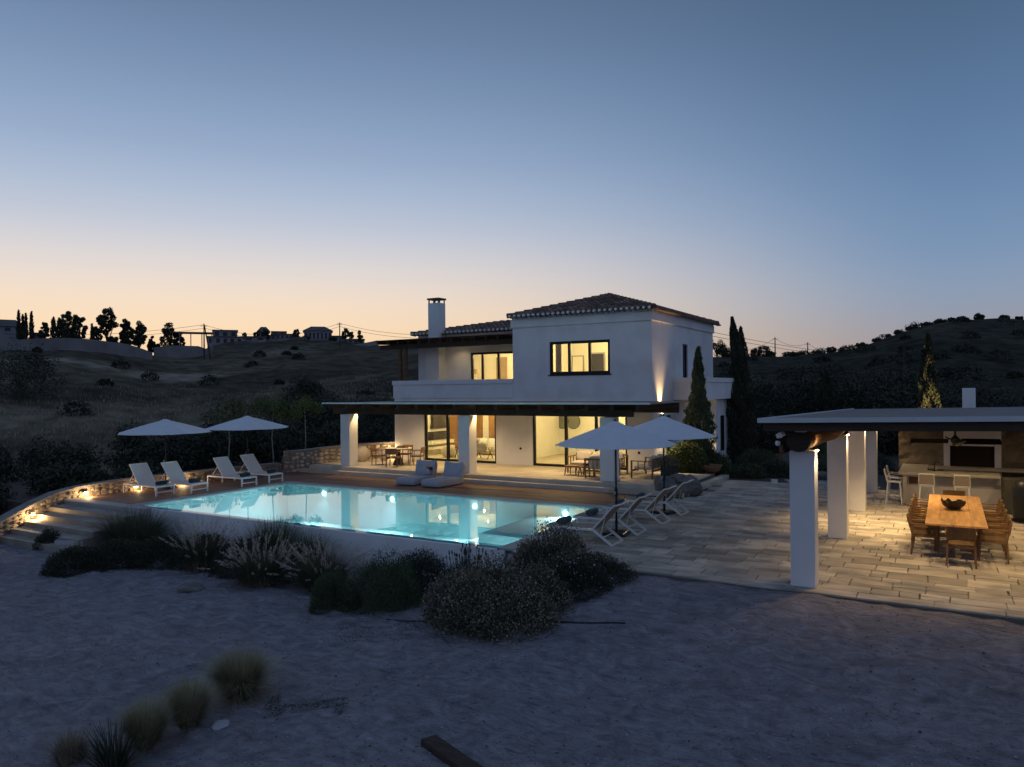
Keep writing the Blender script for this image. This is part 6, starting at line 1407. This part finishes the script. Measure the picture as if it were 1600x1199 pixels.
far_house('large villa with a hipped roof and a row of tall windows on the far ridge', 497, 534, 42, 17, 236, 'hip', 7, 10)
far_house('small flat house right of the large hipped villa', 530, 532, 22, 6, 232, 'flat', 2)
far_house('small house at the left end of the left ridge behind the cypresses', 62, 528, 13, 6, 178, 'flat', 1)
far_house('low dark-roofed building at the far left edge of the ridge', 12, 520, 44, 10, 186, 'hip', 3)
far_house('low grey house between the white annex and the long grey house', 420, 531, 20, 6, 230, 'flat', 3)
far_house('low pale house just left of the hipped villa, below the flat-roofed one', 466, 536, 26, 8, 228, 'flat', 4)
far_house('pale flat house at the right end of the far ridge row', 556, 537, 26, 6, 222, 'flat', 3)
far_house('small hipped house between the two flat ones on the far ridge', 412, 524, 16, 6, 240, 'hip', 2)
def far_wall(label, pts, d, hm, m, name='retaining_wall'):
    t = thing(name, label, 'wall', (0, 0, 0)); V = []
    for (px, py) in pts:
        az = px_az(px); dd = d if not callable(d) else d(px); z, D = px_dz(px, py, dd); x, y = polar(az, dd); x2, y2 = polar(az, dd + .8); V += [(x, y, z - hm), (x, y, z), (x2, y2, z), (x2, y2, z - hm)]
    fs = []; n = len(pts)
    for i in range(n - 1):
        for k in range(4): k2 = (k + 1) % 4; fs.append((4 * i + k, 4 * i + 4 + k, 4 * i + 4 + k2, 4 * i + k2))
    t.location = V[0]; o = link_mesh('wall_body', V, fs + [(0, 1, 2, 3), (4 * n - 1, 4 * n - 2, 4 * n - 3, 4 * n - 4)], m, t)
    return t
far_wall('long pale retaining wall curving along the left ridge', [(-20, 524), (15, 528), (30, 531), (60, 529), (100, 528), (140, 530), (170, 534), (200, 538), (222, 545), (238, 551)], lambda px: 166 + abs(px - 80) * .03, 4.2, M['farstone'])
far_wall('pale bank wall below the ridge pergola', [(240, 543), (270, 540), (310, 541), (330, 548)], 178, 3.2, M['farstone'])
far_wall('long white garden wall below the ridge villas', [(320, 551), (345, 544), (380, 540), (440, 537), (470, 539), (500, 542), (540, 541), (575, 535), (590, 532)], 214, 1.3, M['farwall'])
far_wall('grey lower wall under the white garden wall', [(318, 556), (345, 549), (380, 545), (440, 544), (500, 548), (560, 547), (600, 541)], 210, 2.6, M['farstone'])
t = thing('ridge_pergola', 'open pergola with thin white posts on the left ridge', 'pergola', (0, 0, 0)); az = px_az(296); t.location = (*polar(az, 182), px_dz(296, 541, 182)[0])
mb = MB().box(-3.6, 0, 2.9, 5.0, 3, 3.2); mb.build('pergola_roof', M['farroof'], t, world=False)
for x in (-2.0, 0.3, 2.6, 4.7): MB().box(x - .1, 0, -1, x + .1, .2, 2.9).build('pergola_post', M['farwall'], t, world=False)
t.rotation_euler = (0, 0, R(-az))
def pole(label, px, top, bot, d, arms=True, double=False):
    az = px_az(px); zt, D = px_dz(px, top, d); zb2, _ = px_dz(px, bot, d); x, y = polar(az, d); zg = min(zb2, hill_z(x, y)) - .2
    t = thing('power_pole', label, 'power pole', (x, y, zg), R(-az), 'wooden power poles'); h = zt - zg
    MB().tube([(0, 0, 0), (0, 0, h)], [.17, .11], 8).build('pole_shaft', M['wooddark'], t, world=False)
    if double: MB().tube([(1.3, 0, 0), (.1, 0, h - .4)], [.16, .11], 8).build('brace_pole', M['wooddark'], t, world=False)
    MB().bar((-.7, 0, h - .5), (.7, 0, h - .5), .10).build('cross_arm', M['wooddark'], t, world=False)
    return (x, y, zg + h)
A = pole('power pole with a slanting brace on the left ridge', 319, 506, 558, 172, True, True)
B = pole('power pole in the middle of the left ridge, right of the hipped villa', 531, 504, 562, 190)
C_ = pole('taller power pole on the right horizon', 1211, 527, 556, 205)
D_ = pole('shorter power pole on the right horizon', 1262, 535, 556, 212)
E_ = pole('pale power pole on the right slope above the pavilion', 1413, 535, 607, 105)
def cables(label, a, b, sag, offs=(-.6, .6)):
    t = thing('power_line', label, 'power line', tuple(a), 0, 'cables of the power line'); a, b = Vector(a), Vector(b); d = (b - a); nrm_ = Vector((-d.y, d.x, 0)).normalized()
    for o_ in offs: MB().tube([a + d * s_ + nrm_ * o_ * .3 + Vector((0, 0, -.3 - abs(o_) * .5 + (o_ * .6) - sag * 4 * s_ * (1 - s_))) for s_ in [i / 16 for i in range(17)]], .035, 4, False).build('cable', M['wire'], t)
cables('two sagging cables between the braced pole and the pole right of the hipped villa', A, B, 2.6)
x, y = polar(px_az(700), 150); cables('two cables running from the middle pole behind the villa chimney', B, (x, y, px_dz(700, 521, 150)[0]), 1.0)
x, y = polar(px_az(-60), 190); cables('faint cable leaving the braced pole toward the left edge', A, (x, y, px_dz(-60, 515, 190)[0]), 1.5)
x, y = polar(px_az(1112), 120); x2, y2 = polar(px_az(1330), 190); cables('two long cables descending from the villa roof toward the right hill', (x, y, px_dz(1112, 516, 120)[0]), (x2, y2, px_dz(1330, 552, 190)[0]), .4)
cables('sagging cable between the two poles on the right horizon', C_, D_, 1.2, (0,))
x, y = polar(px_az(1160), 190); cables('cable dropping from the taller right pole toward the cypress', C_, (x, y, px_dz(1160, 546, 190)[0]), .6, (0,))
x, y = polar(px_az(1290), 220); cables('cable dropping from the shorter right pole to the ridge', D_, (x, y, px_dz(1290, 549, 220)[0]), .3, (0,))
